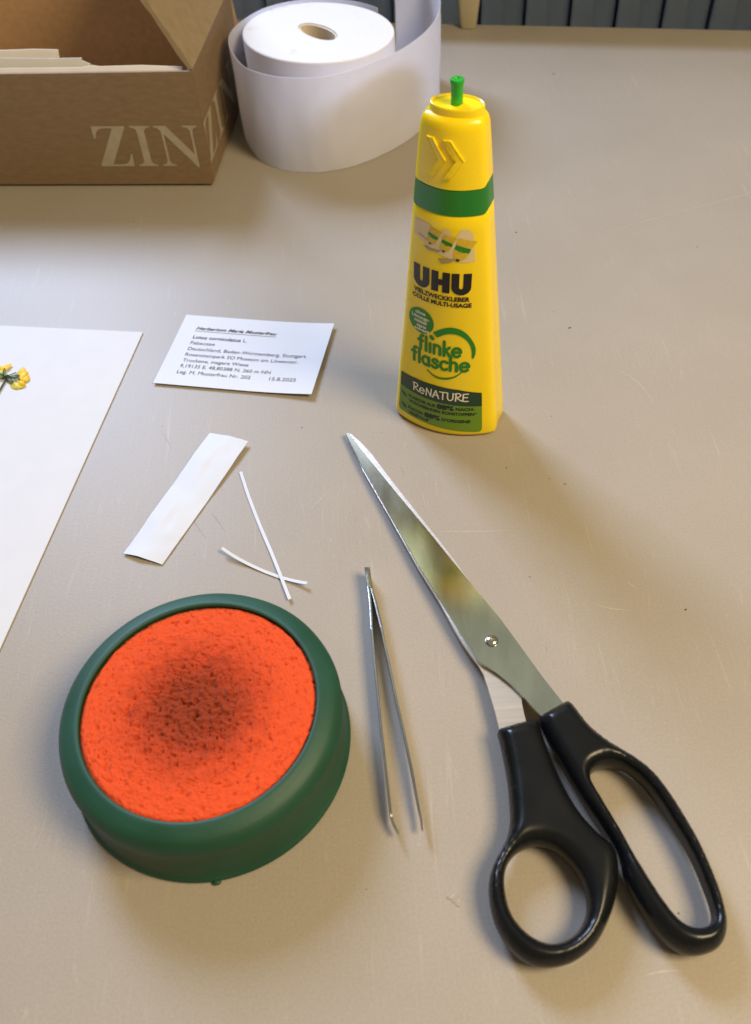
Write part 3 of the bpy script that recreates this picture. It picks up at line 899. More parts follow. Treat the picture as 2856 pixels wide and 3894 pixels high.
# ------------------------------------------------------------------ herbarium sheet with the pressed flower
SH0 = np.array((-0.1157, 0.3828))
sd = np.array((-0.1516, 0.1922)) - SH0; sd /= np.linalg.norm(sd)
st = np.array((-0.1948, 0.3983)) - SH0; st = st - sd * (st @ sd); st /= np.linalg.norm(st)
pts = [tuple(SH0), tuple(SH0 + sd * 0.42), tuple(SH0 + sd * 0.42 + st * 0.28), tuple(SH0 + st * 0.28)]
c = SH0 + sd * 0.2 + st * 0.14
tag(mk_bm('herbarium_sheet', prism_bm(pts, 0.0002, 0.0007), M_sheet, loc=(c[0], c[1], 0)), 'large sheet of white mounting paper at the left edge of the table', 'paper')

flower = thing('pressed_flower', 'pressed yellow flower with green calyxes lying on the white mounting sheet', 'flower', (-0.1815, 0.353, 0.0008))
def leaflet(name, pts, z, mat, parent, dome=0.0008, th=0.00015):
    P = catmull([(x / 1000, y / 1000) for x, y in pts], 3)
    cx, cy = P.mean(0)
    bm = bmesh.new()
    rings = []
    for f in (1.0, 0.75, 0.45, 0.15):
        zz = z + dome * (1 - f * f)
        rings.append([bm.verts.new((cx + (x - cx) * f, cy + (y - cy) * f, zz + 0.0002 * noise.noise(Vector((x * 900, y * 900, f * 3))))) for x, y in P])
    n = len(P)
    for i in range(3):
        for k in range(n):
            bm.faces.new((rings[i][k], rings[i][(k + 1) % n], rings[i + 1][(k + 1) % n], rings[i + 1][k]))
    bm.faces.new(rings[3])
    low = [bm.verts.new((v.co.x, v.co.y, v.co.z - th)) for v in rings[0]]
    for k in range(n):
        bm.faces.new((low[k], low[(k + 1) % n], rings[0][(k + 1) % n], rings[0][k]))
    bm.faces.new(low[::-1])
    return mk_bm(name, bm, mat, parent, True, angle=60)
zf = 0.0012
leaflet('petal', [(-177.8, 350.1), (-175.7, 349.9), (-171.8, 348.8), (-171.1, 347.5), (-171.0, 345.9), (-173.2, 345.0), (-175.4, 344.7), (-177.9, 346.1), (-178.6, 348.4)], zf, M_petal2, flower)
leaflet('petal', [(-175.7, 349.9), (-173.5, 349.6), (-171.8, 348.8), (-171.1, 347.5), (-171.4, 346.3), (-174.0, 346.6)], zf + .0006, M_petal, flower)
leaflet('petal', [(-173.7, 350.7), (-171.9, 352.3), (-170.8, 354.4), (-169.8, 352.1), (-170.1, 350.3), (-171.7, 349.1), (-175.0, 349.2)], zf + .0003, M_petal, flower)
leaflet('petal', [(-175.7, 354.1), (-174.2, 355.9), (-172.5, 357.1), (-170.9, 355.9), (-171.0, 354.6), (-171.9, 352.3), (-174.2, 350.8)], zf + .0006, M_petal, flower)
leaflet('petal', [(-176.6, 355.0), (-176.0, 357.2), (-175.2, 359.1), (-174.2, 359.9), (-173.2, 359.1), (-172.3, 357.1), (-172.9, 355.1), (-175.1, 353.7)], zf + .0009, M_petal, flower)
leaflet('petal', [(-189.4, 363.1), (-186.9, 362.1), (-185.0, 361.6), (-183.7, 363.3), (-182.3, 363.9), (-181.0, 363.9), (-181.5, 361.4), (-182.8, 359.3), (-184.4, 358.8), (-186.3, 359.3), (-188.2, 360.4)], zf + .0006, M_petal, flower)
leaflet('petal', [(-188.6, 360.7), (-185.1, 359.2), (-183.6, 358.7), (-183.5, 356.5), (-185.7, 356.0), (-188.7, 356.7)], zf + .0003, M_petal2, flower)
leaflet('calyx', [(-180.0, 352.9), (-178.5, 354.0), (-176.5, 355.0), (-174.9, 353.6), (-175.5, 352.4), (-175.6, 351.0), (-177.1, 350.7), (-179.7, 351.6)], zf + .0013, M_calyx, flower)
leaflet('calyx', [(-180.7, 351.4), (-179.7, 351.7), (-177.6, 350.3), (-177.3, 348.9), (-178.2, 348.7), (-178.7, 348.4)], zf + .0012, M_calyx, flower)
leaflet('calyx', [(-182.6, 353.6), (-183.7, 356.8), (-183.5, 359.2), (-183.0, 359.0), (-182.0, 354.4)], zf + .0012, M_calyx, flower)
leaflet('calyx', [(-188.5, 356.8), (-185.5, 356.4), (-183.9, 356.3), (-182.9, 354.0), (-184.5, 352.6), (-188.0, 354.0)], zf + .001, M_calyx, flower)
def stick(name, pts, r, mat, parent, z0):
    P = catmull([(x / 1000, y / 1000) for x, y in pts], 4, False)
    T = np.gradient(P, axis=0); T /= np.linalg.norm(T, axis=1)[:, None]
    verts, faces = [], []
    for i, (p, t) in enumerate(zip(P, T)):
        rr_ = r(i / (len(P) - 1)) if callable(r) else r
        for k in range(8):
            a = 2 * math.pi * k / 8
            verts.append((p[0] - t[1] * math.cos(a) * rr_, p[1] + t[0] * math.cos(a) * rr_, z0 + math.sin(a) * rr_))
    for i in range(len(P) - 1):
        for k in range(8):
            faces.append((i * 8 + k, i * 8 + (k + 1) % 8, i * 8 + 8 + (k + 1) % 8, i * 8 + 8 + k))
    faces.append(tuple(range(8))[::-1]); faces.append(tuple((len(P) - 1) * 8 + k for k in range(8)))
    return mk(name, verts, faces, mat, parent, True)
stick('stem', [(-181.2, 353.2), (-181.9, 351.4), (-182.7, 347.7), (-183.4, 344.0), (-185.5, 334.0), (-190.0, 318.0), (-193.0, 300.0)], lambda f: 0.0005 - 0.0001 * f, M_stem, flower, 0.0014)
for p in ([(-180.0, 352.4), (-177.1, 352.6), (-174.3, 352.4)], [(-179.8, 352.0), (-177.1, 351.2), (-174.2, 350.8)], [(-180.2, 352.9), (-178.5, 354.1), (-176.5, 355.1)], [(-180.3, 351.4), (-178.2, 350.2), (-176.7, 347.9)], [(-182.8, 354.0), (-183.4, 356.8), (-183.2, 359.2)], [(-182.4, 353.2), (-184.5, 354.8), (-187.5, 356.6)]):
    stick('calyx_tooth', p, 0.00022, M_stem, flower, zf + 0.0019)
leaflet('hub', [(-183.2, 353.6), (-181.5, 354.0), (-180.8, 354.6), (-180.1, 354.2), (-180.2, 352.6), (-179.6, 352.2), (-180.2, 351.4), (-181.5, 352.2), (-183.0, 352.4)], zf + 0.001, M_stem, flower, 0.0012)

# ------------------------------------------------------------------ specimen label
K0 = np.array((-0.0935, 0.3948)); ex = np.array((0.97357, -0.22837)); ey = np.array((ex[1], -ex[0]))
LW, LH = 0.0815, 0.0548
card = thing('specimen_label', 'small white printed label card with lines of black text', 'label', (K0[0] + 0.03, K0[1] - 0.03, 0))
def cardz(x, y):
    f = max(0.0, (x - 0.045) / 0.037)
    return 0.0005 + 0.0016 * f * f + 0.0006 * (y / LH) ** 2
def cpt(x, y, off=0.0):
    q = K0 + ex * x + ey * y
    return (q[0], q[1], cardz(x, y) + off)
def card_mesh():
    bm = bmesh.new(); g = {}
    nx, ny = 20, 12
    for s in (0, 1):
        for i in range(nx + 1):
            for j in range(ny + 1):
                g[s, i, j] = bm.verts.new(cpt(LW * i / nx, LH * j / ny, 0.00022 * s))
    for i in range(nx):
        for j in range(ny):
            bm.faces.new((g[1, i, j], g[1, i + 1, j], g[1, i + 1, j + 1], g[1, i, j + 1]))
            bm.faces.new((g[0, i, j], g[0, i, j + 1], g[0, i + 1, j + 1], g[0, i + 1, j]))
    for i in range(nx):
        for j in (0, ny): bm.faces.new((g[0, i, j], g[0, i + 1, j], g[1, i + 1, j], g[1, i, j]))
    for j in range(ny):
        for i in (0, nx): bm.faces.new((g[0, i, j], g[0, i, j + 1], g[1, i, j + 1], g[1, i, j]))
    return bm
mk_bm('card', card_mesh(), M_paper, card, True, angle=50)
def ctext(txt, x, y, h, width, bold=0.0, shear=0.0):
    bm = text_bm(txt, x, 0, h * 1.04, width, bold, shear)
    for v in bm.verts:
        v.co = Vector(cpt(v.co.x / 1000, (y - v.co.y) / 1000, 0.00022 + 0.00012))
    mk_bm('text_line', bm, M_ink, card)
ctext('Herbarium Maria Musterfrau', 8.9, 11.5, 2.2, 44.0, 0.02, 0.35)
ctext('Lotus corniculatus', 9.4, 18.8, 2.35, 26.0, 0.018)
ctext('L.', 36.8, 18.8, 2.35, 1.9, 0.0)
for t, x, y, w in (('Fabaceae', 9.5, 23.4, 13.2), ('Deutschland, Baden-Württemberg, Stuttgart.', 9.6, 28.1, 63.3), ('Rosensteinpark SO Museum am Löwentor.', 9.6, 32.7, 59.7),
                   ('Trockene, magere Wiese', 9.7, 37.2, 34.8), ('9,19135 E, 48,80388 N, 260 m NN', 9.7, 41.6, 47.5), ('Leg. M. Musterfrau Nr. 202', 9.6, 46.3, 38.4), ('15.8.2025', 57.7, 46.2, 13.6)):
    ctext(t, x, y, 2.35, w, 0.0)
bm = bmesh.new()
vs = []
nU = 16
for i in range(nU + 1):
    x = 0.0088 + 0.0443 * i / nU
    vs.append((bm.verts.new(cpt(x, 0.01265, 0.00034)), bm.verts.new(cpt(x, 0.01290, 0.00034))))
for i in range(nU):
    bm.faces.new((vs[i][0], vs[i][1], vs[i + 1][1], vs[i + 1][0]))
mk_bm('underline', bm, M_ink, card)

# ------------------------------------------------------------------ cut pieces of paper
C4 = [np.array(p) / 1000 for p in ((-75.5, 303.8), (-56.7, 294.8), (-90.9, 227.9), (-108.1, 235.0))]
def strip_mesh():
    bm = bmesh.new(); g = {}
    nx, ny = 12, 30
    for s in (0, 1):
        for i in range(nx + 1):
            for j in range(ny + 1):
                u, v = i / nx, j / ny
                q = (C4[0] * (1 - u) + C4[1] * u) * (1 - v) + (C4[3] * (1 - u) + C4[2] * u) * v
                z = 0.0004 + 0.0011 * math.sin(math.pi * min(1, u)) * (0.6 + 0.5 * abs(2 * v - 1)) + 0.0030 * u * u * max(0, 0.55 - v) + 0.0006 * (u < .5) * math.sin(v * 7) ** 2
                z += 0.00035 * noise.noise(Vector((u * 4, v * 14, 0.5)))
                g[s, i, j] = bm.verts.new((q[0], q[1], max(0.0003, z) + 0.0002 * s))
    for i in range(nx):
        for j in range(ny):
            bm.faces.new((g[1, i, j], g[1, i + 1, j], g[1, i + 1, j + 1], g[1, i, j + 1]))
            bm.faces.new((g[0, i, j], g[0, i, j + 1], g[0, i + 1, j + 1], g[0, i + 1, j]))
    for i in range(nx):
        for j in (0, ny): bm.faces.new((g[0, i, j], g[0, i + 1, j], g[1, i + 1, j], g[1, i, j]))
    for j in range(ny):
        for i in (0, nx): bm.faces.new((g[0, i, j], g[0, i, j + 1], g[1, i, j + 1], g[1, i, j]))
    return bm
tag(mk_bm('paper_strip', strip_mesh(), M_paper, None, True, loc=(-0.082, 0.265, 0), angle=50), 'wide blank white paper strip, slightly arched, lying below the label card', 'paper strip')
def thin_strip(pts, zs, w, label):
    P = catmull([(x / 1000, y / 1000) for x, y in pts], 6, False)
    Z = np.interp(np.linspace(0, 1, len(P)), np.linspace(0, 1, len(zs)), zs)
    T = np.gradient(P, axis=0); T /= np.linalg.norm(T, axis=1)[:, None]
    bm = bmesh.new(); rows = []
    for p, t, z in zip(P, T, Z):
        nn = np.array((-t[1], t[0]))
        a, b = p + nn * w / 2, p - nn * w / 2
        rows.append([bm.verts.new((a[0], a[1], z)), bm.verts.new((b[0], b[1], z)), bm.verts.new((b[0], b[1], z + 0.0002)), bm.verts.new((a[0], a[1], z + 0.0002))])
    for i in range(len(rows) - 1):
        for k in range(4):
            bm.faces.new((rows[i][k], rows[i][(k + 1) % 4], rows[i + 1][(k + 1) % 4], rows[i + 1][k]))
    bm.faces.new(rows[0][::-1]); bm.faces.new(rows[-1])
    c = P[len(P) // 2]
    return tag(mk_bm('paper_sliver', bm, M_paper, None, loc=(c[0], c[1], 0)), label, 'paper strip', 'thin slivers of paper')
thin_strip([(-65.5, 232.3), (-60.4, 228.4), (-54.4, 224.5), (-47.8, 220.5), (-41.2, 216.9), (-35.2, 214.0), (-29.9, 211.6)], [0.0030, 0.0018, 0.0008, 0.0004, 0.0004, 0.0010, 0.0022], 0.0014,
           'short curved sliver of white paper lying under the straight one')
thin_strip([(-59.7, 277.2), (-55.7, 262.6), (-51.5, 249.1), (-48.2, 239.2), (-44.9, 229.7), (-40.6, 216.4), (-37.0, 204.9)], [0.0006, 0.0005, 0.0004, 0.0005, 0.0007, 0.0010, 0.0014], 0.0014,
           'long straight sliver of white paper crossing over the curved one')

# ------------------------------------------------------------------ sponge moistener
DC = (-0.0645, 0.1462)
dish = thing('sponge_moistener', 'round green rubber dish holding an orange moistening sponge', 'sponge dish', (DC[0], DC[1], 0))
prof = [(0.0400, 0.0006), (0.0488, 0.0003), (0.0496, 0.0008), (0.0497, 0.0018), (0.0492, 0.0026), (0.0488, 0.0030), (0.0484, 0.0060), (0.0478, 0.0110), (0.0475, 0.0150), (0.0479, 0.0185),
        (0.0483, 0.0208), (0.0483, 0.0228), (0.0478, 0.0247), (0.0468, 0.0264), (0.0454, 0.0276), (0.0436, 0.0283), (0.0422, 0.0289), (0.0411, 0.0292), (0.0404, 0.0292), (0.0400, 0.0289), (0.0399, 0.0284),
        (0.0403, 0.0272), (0.0405, 0.0200)]
rub, nt, bs = new_mat('dish_rubber')
L = nt.links.new
tc = N(nt, 'ShaderNodeTexCoord')
n1 = N(nt, 'ShaderNodeTexNoise', Scale=38.0, Detail=5.0); L(tc.outputs['Object'], n1.inputs['Vector'])
r1 = N(nt, 'ShaderNodeValToRGB')
r1.color_ramp.elements[0].position = 0.3; r1.color_ramp.elements[0].color = (0.0040, 0.048, 0.024, 1)
r1.color_ramp.elements[1].position = 0.7; r1.color_ramp.elements[1].color = (0.0075, 0.066, 0.036, 1)
L(n1.outputs['Fac'], r1.inputs[0]); L(r1.outputs[0], bs.inputs['Base Color'])
mr = N(nt, 'ShaderNodeMapRange'); mr.inputs['To Min'].default_value = 0.42; mr.inputs['To Max'].default_value = 0.68
L(n1.outputs['Fac'], mr.inputs['Value']); L(mr.outputs[0], bs.inputs['Roughness'])
mp = N(nt, 'ShaderNodeMapping'); mp.inputs['Scale'].default_value = (60, 60, 1800); L(tc.outputs['Object'], mp.inputs[0])
n2 = N(nt, 'ShaderNodeTexNoise', Scale=1.0, Detail=3.0); L(mp.outputs[0], n2.inputs['Vector'])
n3 = N(nt, 'ShaderNodeTexNoise', Scale=260.0, Detail=3.0); L(tc.outputs['Object'], n3.inputs['Vector'])
ad = N(nt, 'ShaderNodeMath', operation='ADD'); L(n2.outputs['Fac'], ad.inputs[0]); L(n3.outputs['Fac'], ad.inputs[1])
bp = N(nt, 'ShaderNodeBump', Strength=0.30, Distance=0.0002); L(ad.outputs[0], bp.inputs['Height']); L(bp.outputs[0], bs.inputs['Normal'])
dsh = lathe('dish', prof, DC[0], DC[1], rub, dish, n=192, close=False, angle=60)
for v in dsh.data.vertices:
    k = noise.noise(Vector((v.co.x * 40, v.co.y * 40, v.co.z * 60 + 5)))
    r = math.hypot(v.co.x, v.co.y)
    if r > 0.041:
        v.co.x *= 1 + 0.004 * k; v.co.y *= 1 + 0.004 * k
# moulding nub at the foot of the dish
bm = bmesh.new()
bmesh.ops.create_icosphere(bm, subdivisions=2, radius=0.0010)
for v in bm.verts:
    v.co = Vector((v.co.x * 1.5 + DC[0] + 0.004, v.co.y * 0.9 + DC[1] - 0.0499, max(0.0002, v.co.z * 0.8 + 0.0011)))
mk_bm('moulding_nub', bm, rub, dish, True)

sp, nt, bs = new_mat('orange_sponge')
L = nt.links.new
tc = N(nt, 'ShaderNodeTexCoord')
ln = N(nt, 'ShaderNodeVectorMath', operation='LENGTH')
off = N(nt, 'ShaderNodeVectorMath', operation='SUBTRACT'); off.inputs[1].default_value = (-0.0010, -0.0005, 0)
xy = N(nt, 'ShaderNodeVectorMath', operation='MULTIPLY'); xy.inputs[1].default_value = (1, 1, 0)
L(tc.outputs['Object'], off.inputs[0]); L(off.outputs[0], xy.inputs[0]); L(xy.outputs[0], ln.inputs[0])
w1 = N(nt, 'ShaderNodeTexNoise', Scale=210.0, Detail=8.0, Roughness=0.72); L(tc.outputs['Object'], w1.inputs['Vector'])
ws = N(nt, 'ShaderNodeMath', operation='MULTIPLY_ADD'); ws.inputs[1].default_value = 0.026; ws.inputs[2].default_value = -0.013
L(w1.outputs['Fac'], ws.inputs[0])
sm = N(nt, 'ShaderNodeMath', operation='ADD'); L(ln.outputs['Value'], sm.inputs[0]); L(ws.outputs[0], sm.inputs[1])
dr = N(nt, 'ShaderNodeMapRange', interpolation_type='SMOOTHSTEP'); dr.inputs['From Min'].default_value = 0.006; dr.inputs['From Max'].default_value = 0.034
L(sm.outputs[0], dr.inputs['Value'])
cr = N(nt, 'ShaderNodeValToRGB')
cr.color_ramp.elements[0].position = 0.0; cr.color_ramp.elements[0].color = (0.25, 0.036, 0.012, 1)
cr.color_ramp.elements[1].position = 1.0; cr.color_ramp.elements[1].color = (0.68, 0.080, 0.020, 1)
e = cr.color_ramp.elements.new(0.5); e.color = (0.46, 0.053, 0.015, 1)
L(dr.outputs[0], cr.inputs[0])
w2 = N(nt, 'ShaderNodeTexNoise', Scale=520.0, Detail=4.0); L(tc.outputs['Object'], w2.inputs['Vector'])
c2 = N(nt, 'ShaderNodeValToRGB')
c2.color_ramp.elements[0].position = 0.28; c2.color_ramp.elements[0].color = (0.55, 0.42, 0.40, 1)
c2.color_ramp.elements[1].position = 0.42; c2.color_ramp.elements[1].color = (1, 1, 1, 1)
L(w2.outputs['Fac'], c2.inputs[0])
mx = N(nt, 'ShaderNodeMix', data_type='RGBA', blend_type='MULTIPLY'); mx.inputs[0].default_value = 0.75
L(cr.outputs[0], mx.inputs[6]); L(c2.outputs[0], mx.inputs[7])
L(mx.outputs[2], bs.inputs['Base Color'])
bs.inputs['Roughness'].default_value = 0.8
bs.inputs['Specular IOR Level'].default_value = 0.12
bs.inputs['Sheen Weight'].default_value = 0.12
bs.inputs['Sheen Tint'].default_value = (1.0, 0.50, 0.30, 1)
bs.inputs['Subsurface Weight'].default_value = 0.05
bs.inputs['Subsurface Radius'].default_value = (0.003, 0.0008, 0.0003)
bs.inputs['Subsurface Scale'].default_value = 1.0
nb = N(nt, 'ShaderNodeTexNoise', Scale=1500.0, Detail=3.0); L(tc.outputs['Object'], nb.inputs['Vector'])
bp = N(nt, 'ShaderNodeBump', Strength=0.8, Distance=0.0005); L(nb.outputs['Fac'], bp.inputs['Height']); L(bp.outputs[0], bs.inputs['Normal'])
verts, faces = [], []
NRr, NA = 190, 460
RS = 0.0403
verts.append((DC[0], DC[1], 0.0262))
def sponge_z(x, y, r):
    q = Vector((x, y, 0))
    d = math.hypot(x + 0.001, y + 0.0005)
    core = max(0.0, 1 - (d / 0.024) ** 2)
    z = 0.0279 + 0.0008 * (1 - (r / RS) ** 2) - 0.0016 * max(0, (r / RS - 0.95) / 0.05) ** 2
    z += 0.00030 * noise.noise(q * 230) + 0.00026 * noise.noise(q * 620 + Vector((5, 2, 1))) + 0.00024 * noise.noise(q * 1150 + Vector((1, 6, 4)))
    z += core * (0.0009 * noise.noise(q * 330 + Vector((0, 9, 3))) + 0.0009 * noise.noise(q * 640 + Vector((7, 0, 3))) - 0.0009)
    for sc_, th_, k_ in ((430, 0.36, 0.0022), (800, 0.40, 0.0022)):
        pit = noise.noise(q * sc_ + Vector((3, 3, 8)))
        if pit > th_:
            z -= (pit - th_) * k_ * (1 + 1.2 * core)
    return z
for i in range(1, NRr + 1):
    r = RS * (i / NRr)
    for k in range(NA):
        t = 2 * math.pi * (k + 0.5 * (i % 2)) / NA
        x, y = r * math.cos(t), r * math.sin(t)
        verts.append((DC[0] + x, DC[1] + y, sponge_z(x, y, r)))
for k in range(NA):
    faces.append((0, 1 + k, 1 + (k + 1) % NA))
for i in range(NRr - 1):
    b0, b1 = 1 + i * NA, 1 + (i + 1) * NA
    for k in range(NA):
        faces.append((b0 + k, b1 + k, b1 + (k + 1) % NA, b0 + (k + 1) % NA))
b1 = 1 + (NRr - 1) * NA
b2 = len(verts)
for k in range(NA):
    x, y, z = verts[b1 + k]
    verts.append((x, y, 0.012))
for k in range(NA):
    faces.append((b1 + k, b2 + k, b2 + (k + 1) % NA, b1 + (k + 1) % NA))
mk('sponge', verts, faces, sp, dish, True)

# ------------------------------------------------------------------ tweezers
LA = [(-5.6, 213.2), (-5.1, 205.7), (-4.9, 201.6), (-4.7, 196.8), (-4.7, 190.1), (-4.8, 185.2), (-4.7, 180.4), (-4.6, 174.2), (-4.4, 166.5), (-4.2, 159.1), (-4.0, 151.8), (-3.8, 143.5), (-3.5, 136.9), (-2.9, 122.5), (-2.5, 113.2), (-2.3, 112.1), (-1.8, 109.7), (-0.3, 106.5)]
RAm = [(-4.5, 213.1), (-4.1, 205.6), (-3.5, 201.4), (-2.7, 196.6), (-2.0, 191.5), (-1.2, 185.9), (-0.6, 180.4), (-0.1, 175.9), (0.8, 168.8), (1.6, 161.5), (2.4, 154.2), (3.8, 143.9), (4.7, 136.2), (5.8, 126.5), (6.4, 119.8), (7.0, 113.9), (7.4, 110.8), (7.5, 107.0)]
tw = thing('tweezers', 'thin steel tweezers lying on edge between sponge dish and scissors', 'tweezers', (-0.001, 0.16, 0))
def arm(pts, flip):
    P = catmull([(x / 1000, y / 1000) for x, y in pts], 4, False)
    n = len(P)
    T = np.gradient(P, axis=0); T /= np.linalg.norm(T, axis=1)[:, None]
    Nn = np.stack([-T[:, 1], T[:, 0]], 1)
    bm = bmesh.new(); rows = []
    for i in range(n):
        s = i / (n - 1)
        th = 0.00115 if s < 0.30 else 0.00115 + (0.00085 - 0.00115) * min(1, (s - 0.30) / 0.05)
        if s > 0.80: th = 0.00085 - 0.0002 * (s - 0.8) / 0.2
        ztop = 0.0072 if s < 0.72 else 0.0072 - 0.0022 * ((s - 0.72) / 0.28)
        zbot = 0.0006 if s < 0.60 else 0.0006 + 0.0030 * ((s - 0.60) / 0.40)
        a, b = P[i] + Nn[i] * th / 2, P[i] - Nn[i] * th / 2
        bv = 0.00012
        rows.append([bm.verts.new((a[0], a[1], zbot)), bm.verts.new((b[0], b[1], zbot)), bm.verts.new((b[0], b[1], ztop - bv)),
                     bm.verts.new((*(b * 0.85 + a * 0.15), ztop)), bm.verts.new((*(a * 0.85 + b * 0.15), ztop)), bm.verts.new((a[0], a[1], ztop - bv))])
    for i in range(n - 1):
        for k in range(6):
            bm.faces.new((rows[i][k], rows[i][(k + 1) % 6], rows[i + 1][(k + 1) % 6], rows[i + 1][k]))
    bm.faces.new(rows[0][::-1]); bm.faces.new(rows[-1])
    return mk_bm('arm', bm, M_tweez, tw, True, angle=35)
arm(LA, False); arm(RAm, True)
hp = [(-6.2, 213.8), (-4.0, 213.6), (-3.45, 205.0), (-3.9, 203.2), (-4.4, 204.2), (-5.0, 203.0), (-5.5, 205.0)]
mk_bm('head', prism_bm([(x / 1000, y / 1000) for x, y in hp], 0.0004, 0.0074, bevel=0.0002), M_tweez, tw, True, angle=40)

# ------------------------------------------------------------------ scissors
UPB = [(-11.1, 293.3), (-10.5, 294.6), (-9.8, 294.3), (-4.8, 283.4), (0.3, 273.0), (9.2, 255.0), (15.8, 242.0), (22.1, 229.5), (28.5, 216.4), (35.2, 203.1), (39.3, 194.8), (44.2, 185.3), (47.1, 178.7), (49.9, 172.2), (55.7, 158.5), (61.4, 146.6), (63.6, 141.9),
       (55.5, 137.5), (53.2, 141.6), (50.8, 145.5), (47.1, 151.6), (43.7, 156.6), (39.6, 161.6), (36.3, 164.3), (34.5, 165.5), (33.4, 167.4), (30.9, 173.4), (27.9, 180.9), (22.3, 196.5), (15.7, 213.4), (6.3, 240.9), (-4.1, 270.8)]
LOB = [(-10.3, 293.9), (-9.7, 295.8), (-8.5, 294.9), (-4.1, 288.3), (0.3, 280.2), (9.5, 260.0), (18.2, 241.9), (25.5, 226.9), (30.3, 216.6), (35.0, 205.4), (39.4, 194.6), (44.1, 183.8), (47.2, 171.6), (47.8, 159.6), (47.5, 152.9), (47.1, 148.8), (47.2, 144.7), (47.4, 141.3), (47.8, 136.2),
       (38.3, 134.2), (37.7, 138.7), (37.1, 146.8), (36.1, 155.2), (35.1, 162.2), (33.9, 166.1), (32.0, 169.8), (29.2, 175.9), (26.9, 182.0), (22.1, 196.6), (15.5, 213.6), (6.1, 241.1), (-4.3, 271.0)]
tip = np.array((-11.1, 294.0)) / 1000
ax_ = np.array((70.0, -150.0)); ax_ /= np.linalg.norm(ax_)
def bz(x, y):
    s = (np.array((x, y)) - tip) @ ax_
    return 0.0316 * min(max(s, 0), 0.2)
sc = thing('scissors', 'large steel scissors with black plastic handles lying closed on the table', 'scissors', (0.04, 0.175, 0))
bm = prism_bm([(x / 1000, y / 1000) for x, y in UPB], lambda x, y: 0.0021 + bz(x, y), lambda x, y: 0.0036 + bz(x, y), bevel=0.00025, seg=2)
bl = mk_bm('blade', bm, M_steel, sc)
bl['label'] = 'upper polished blade with the screw'
bm = prism_bm([(x / 1000, y / 1000) for x, y in LOB], lambda x, y: 0.0003 + bz(x, y), lambda x, y: 0.0019 + bz(x, y), bevel=0.0002, seg=2)
mk_bm('blade', bm, M_steel2, sc)
zs = 0.0036 + bz(0.0399, 0.1748)
lathe('screw', [(0.0024, zs - 0.0003), (0.0024, zs + 0.0002), (0.0022, zs + 0.0007), (0.0017, zs + 0.0011), (0.0010, zs + 0.0013), (0.0003, zs + 0.00135)], 0.0399, 0.1748, M_screw, sc, n=40)

TH = [(37.0, 138.6), (38.5, 139.3), (47.2, 141.1), (50.3, 141.4), (51.6, 140.2), (52.0, 136.5), (53.0, 129.9), (54.7, 121.2), (56.9, 113.3), (59.8, 106.6), (63.7, 100.6), (66.6, 97.5), (68.0, 94.6), (68.1, 91.1), (67.0, 85.8), (64.6, 79.8), (61.5, 74.5), (57.4, 69.3), (53.4, 66.1), (48.1, 63.6), (42.3, 62.7), (36.8, 63.5), (32.4, 66.2), (28.9, 70.9), (26.8, 76.5), (26.2, 83.1), (27.0, 88.8), (29.3, 94.0), (32.4, 98.3), (34.8, 102.2), (36.4, 107.3), (37.1, 113.7), (37.5, 121.4), (37.3, 129.4), (37.0, 134.7), (36.7, 137.7)]
THH = [(31.6, 87.5), (33.5, 93.2), (37.9, 97.1), (43.8, 98.5), (49.0, 96.6), (53.2, 91.7), (55.6, 86.2), (56.0, 80.4), (54.4, 75.4), (51.2, 71.6), (46.9, 69.4), (42.5, 69.0), (38.0, 70.9), (34.3, 74.6), (31.9, 79.8)]
FI = [(51.9, 142.3), (53.2, 143.1), (61.2, 146.9), (63.4, 147.2), (65.3, 144.6), (67.6, 139.5), (71.0, 134.4), (75.5, 129.9), (80.1, 126.0), (84.5, 121.7), (87.9, 116.4), (90.5, 110.1), (92.8, 103.0), (94.8, 95.7), (96.1, 88.1), (96.9, 80.8), (96.9, 75.2), (96.3, 70.7), (94.4, 66.8), (91.5, 64.3), (87.3, 63.1), (83.1, 63.2), (79.3, 64.9), (76.3, 68.0), (73.9, 71.8), (71.7, 76.5), (70.1, 81.8), (69.1, 86.8), (69.1, 91.2), (68.2, 96.3), (65.0, 103.7), (61.8, 110.8), (58.7, 118.7), (56.1, 126.8), (54.1, 132.8), (52.6, 137.7)]
FIH = [(65.3, 119.2), (66.3, 121.4), (69.1, 122.9), (72.4, 123.2), (76.5, 122.3), (80.1, 119.2), (83.2, 114.5), (85.9, 108.3), (87.9, 102.4), (90.2, 95.5), (91.8, 88.9), (92.6, 83.0), (93.1, 77.8), (92.8, 73.6), (91.1, 71.0), (87.9, 70.1), (84.7, 70.8), (82.3, 72.6), (80.0, 76.4), (77.8, 81.2), (75.7, 86.7), (73.3, 93.3), (71.3, 100.0), (69.0, 106.5), (66.9, 112.5), (65.4, 117.0)]
def inside(P, q):
    x, y = q[:, 0], q[:, 1]
    r = np.zeros(len(q), bool)
    n = len(P)
    for i in range(n):
        x0, y0 = P[i]; x1, y1 = P[(i + 1) % n]
        c = (y0 > y) != (y1 > y)
        xi = (x1 - x0) * (y - y0) / (y1 - y0 if y1 != y0 else 1e-12) + x0
        r ^= c & (x < xi)
    return r
def dist(P, q):
    d = np.full(len(q), 1e9)
    n = len(P)
    for i in range(n):
        a = P[i]; v = P[(i + 1) % n] - a
        t = np.clip(((q - a) @ v) / max(v @ v, 1e-12), 0, 1)
        d = np.minimum(d, np.linalg.norm(q - (a + t[:, None] * v), axis=1))
    return d
def resample(P, step):
    Q = np.vstack([P, P[:1]])
    L_ = np.r_[0, np.cumsum(np.linalg.norm(np.diff(Q, axis=0), axis=1))]
    n = int(L_[-1] / step)
    s = np.linspace(0, L_[-1], n, endpoint=False)
    return np.stack([np.interp(s, L_, Q[:, 0]), np.interp(s, L_, Q[:, 1])], 1)
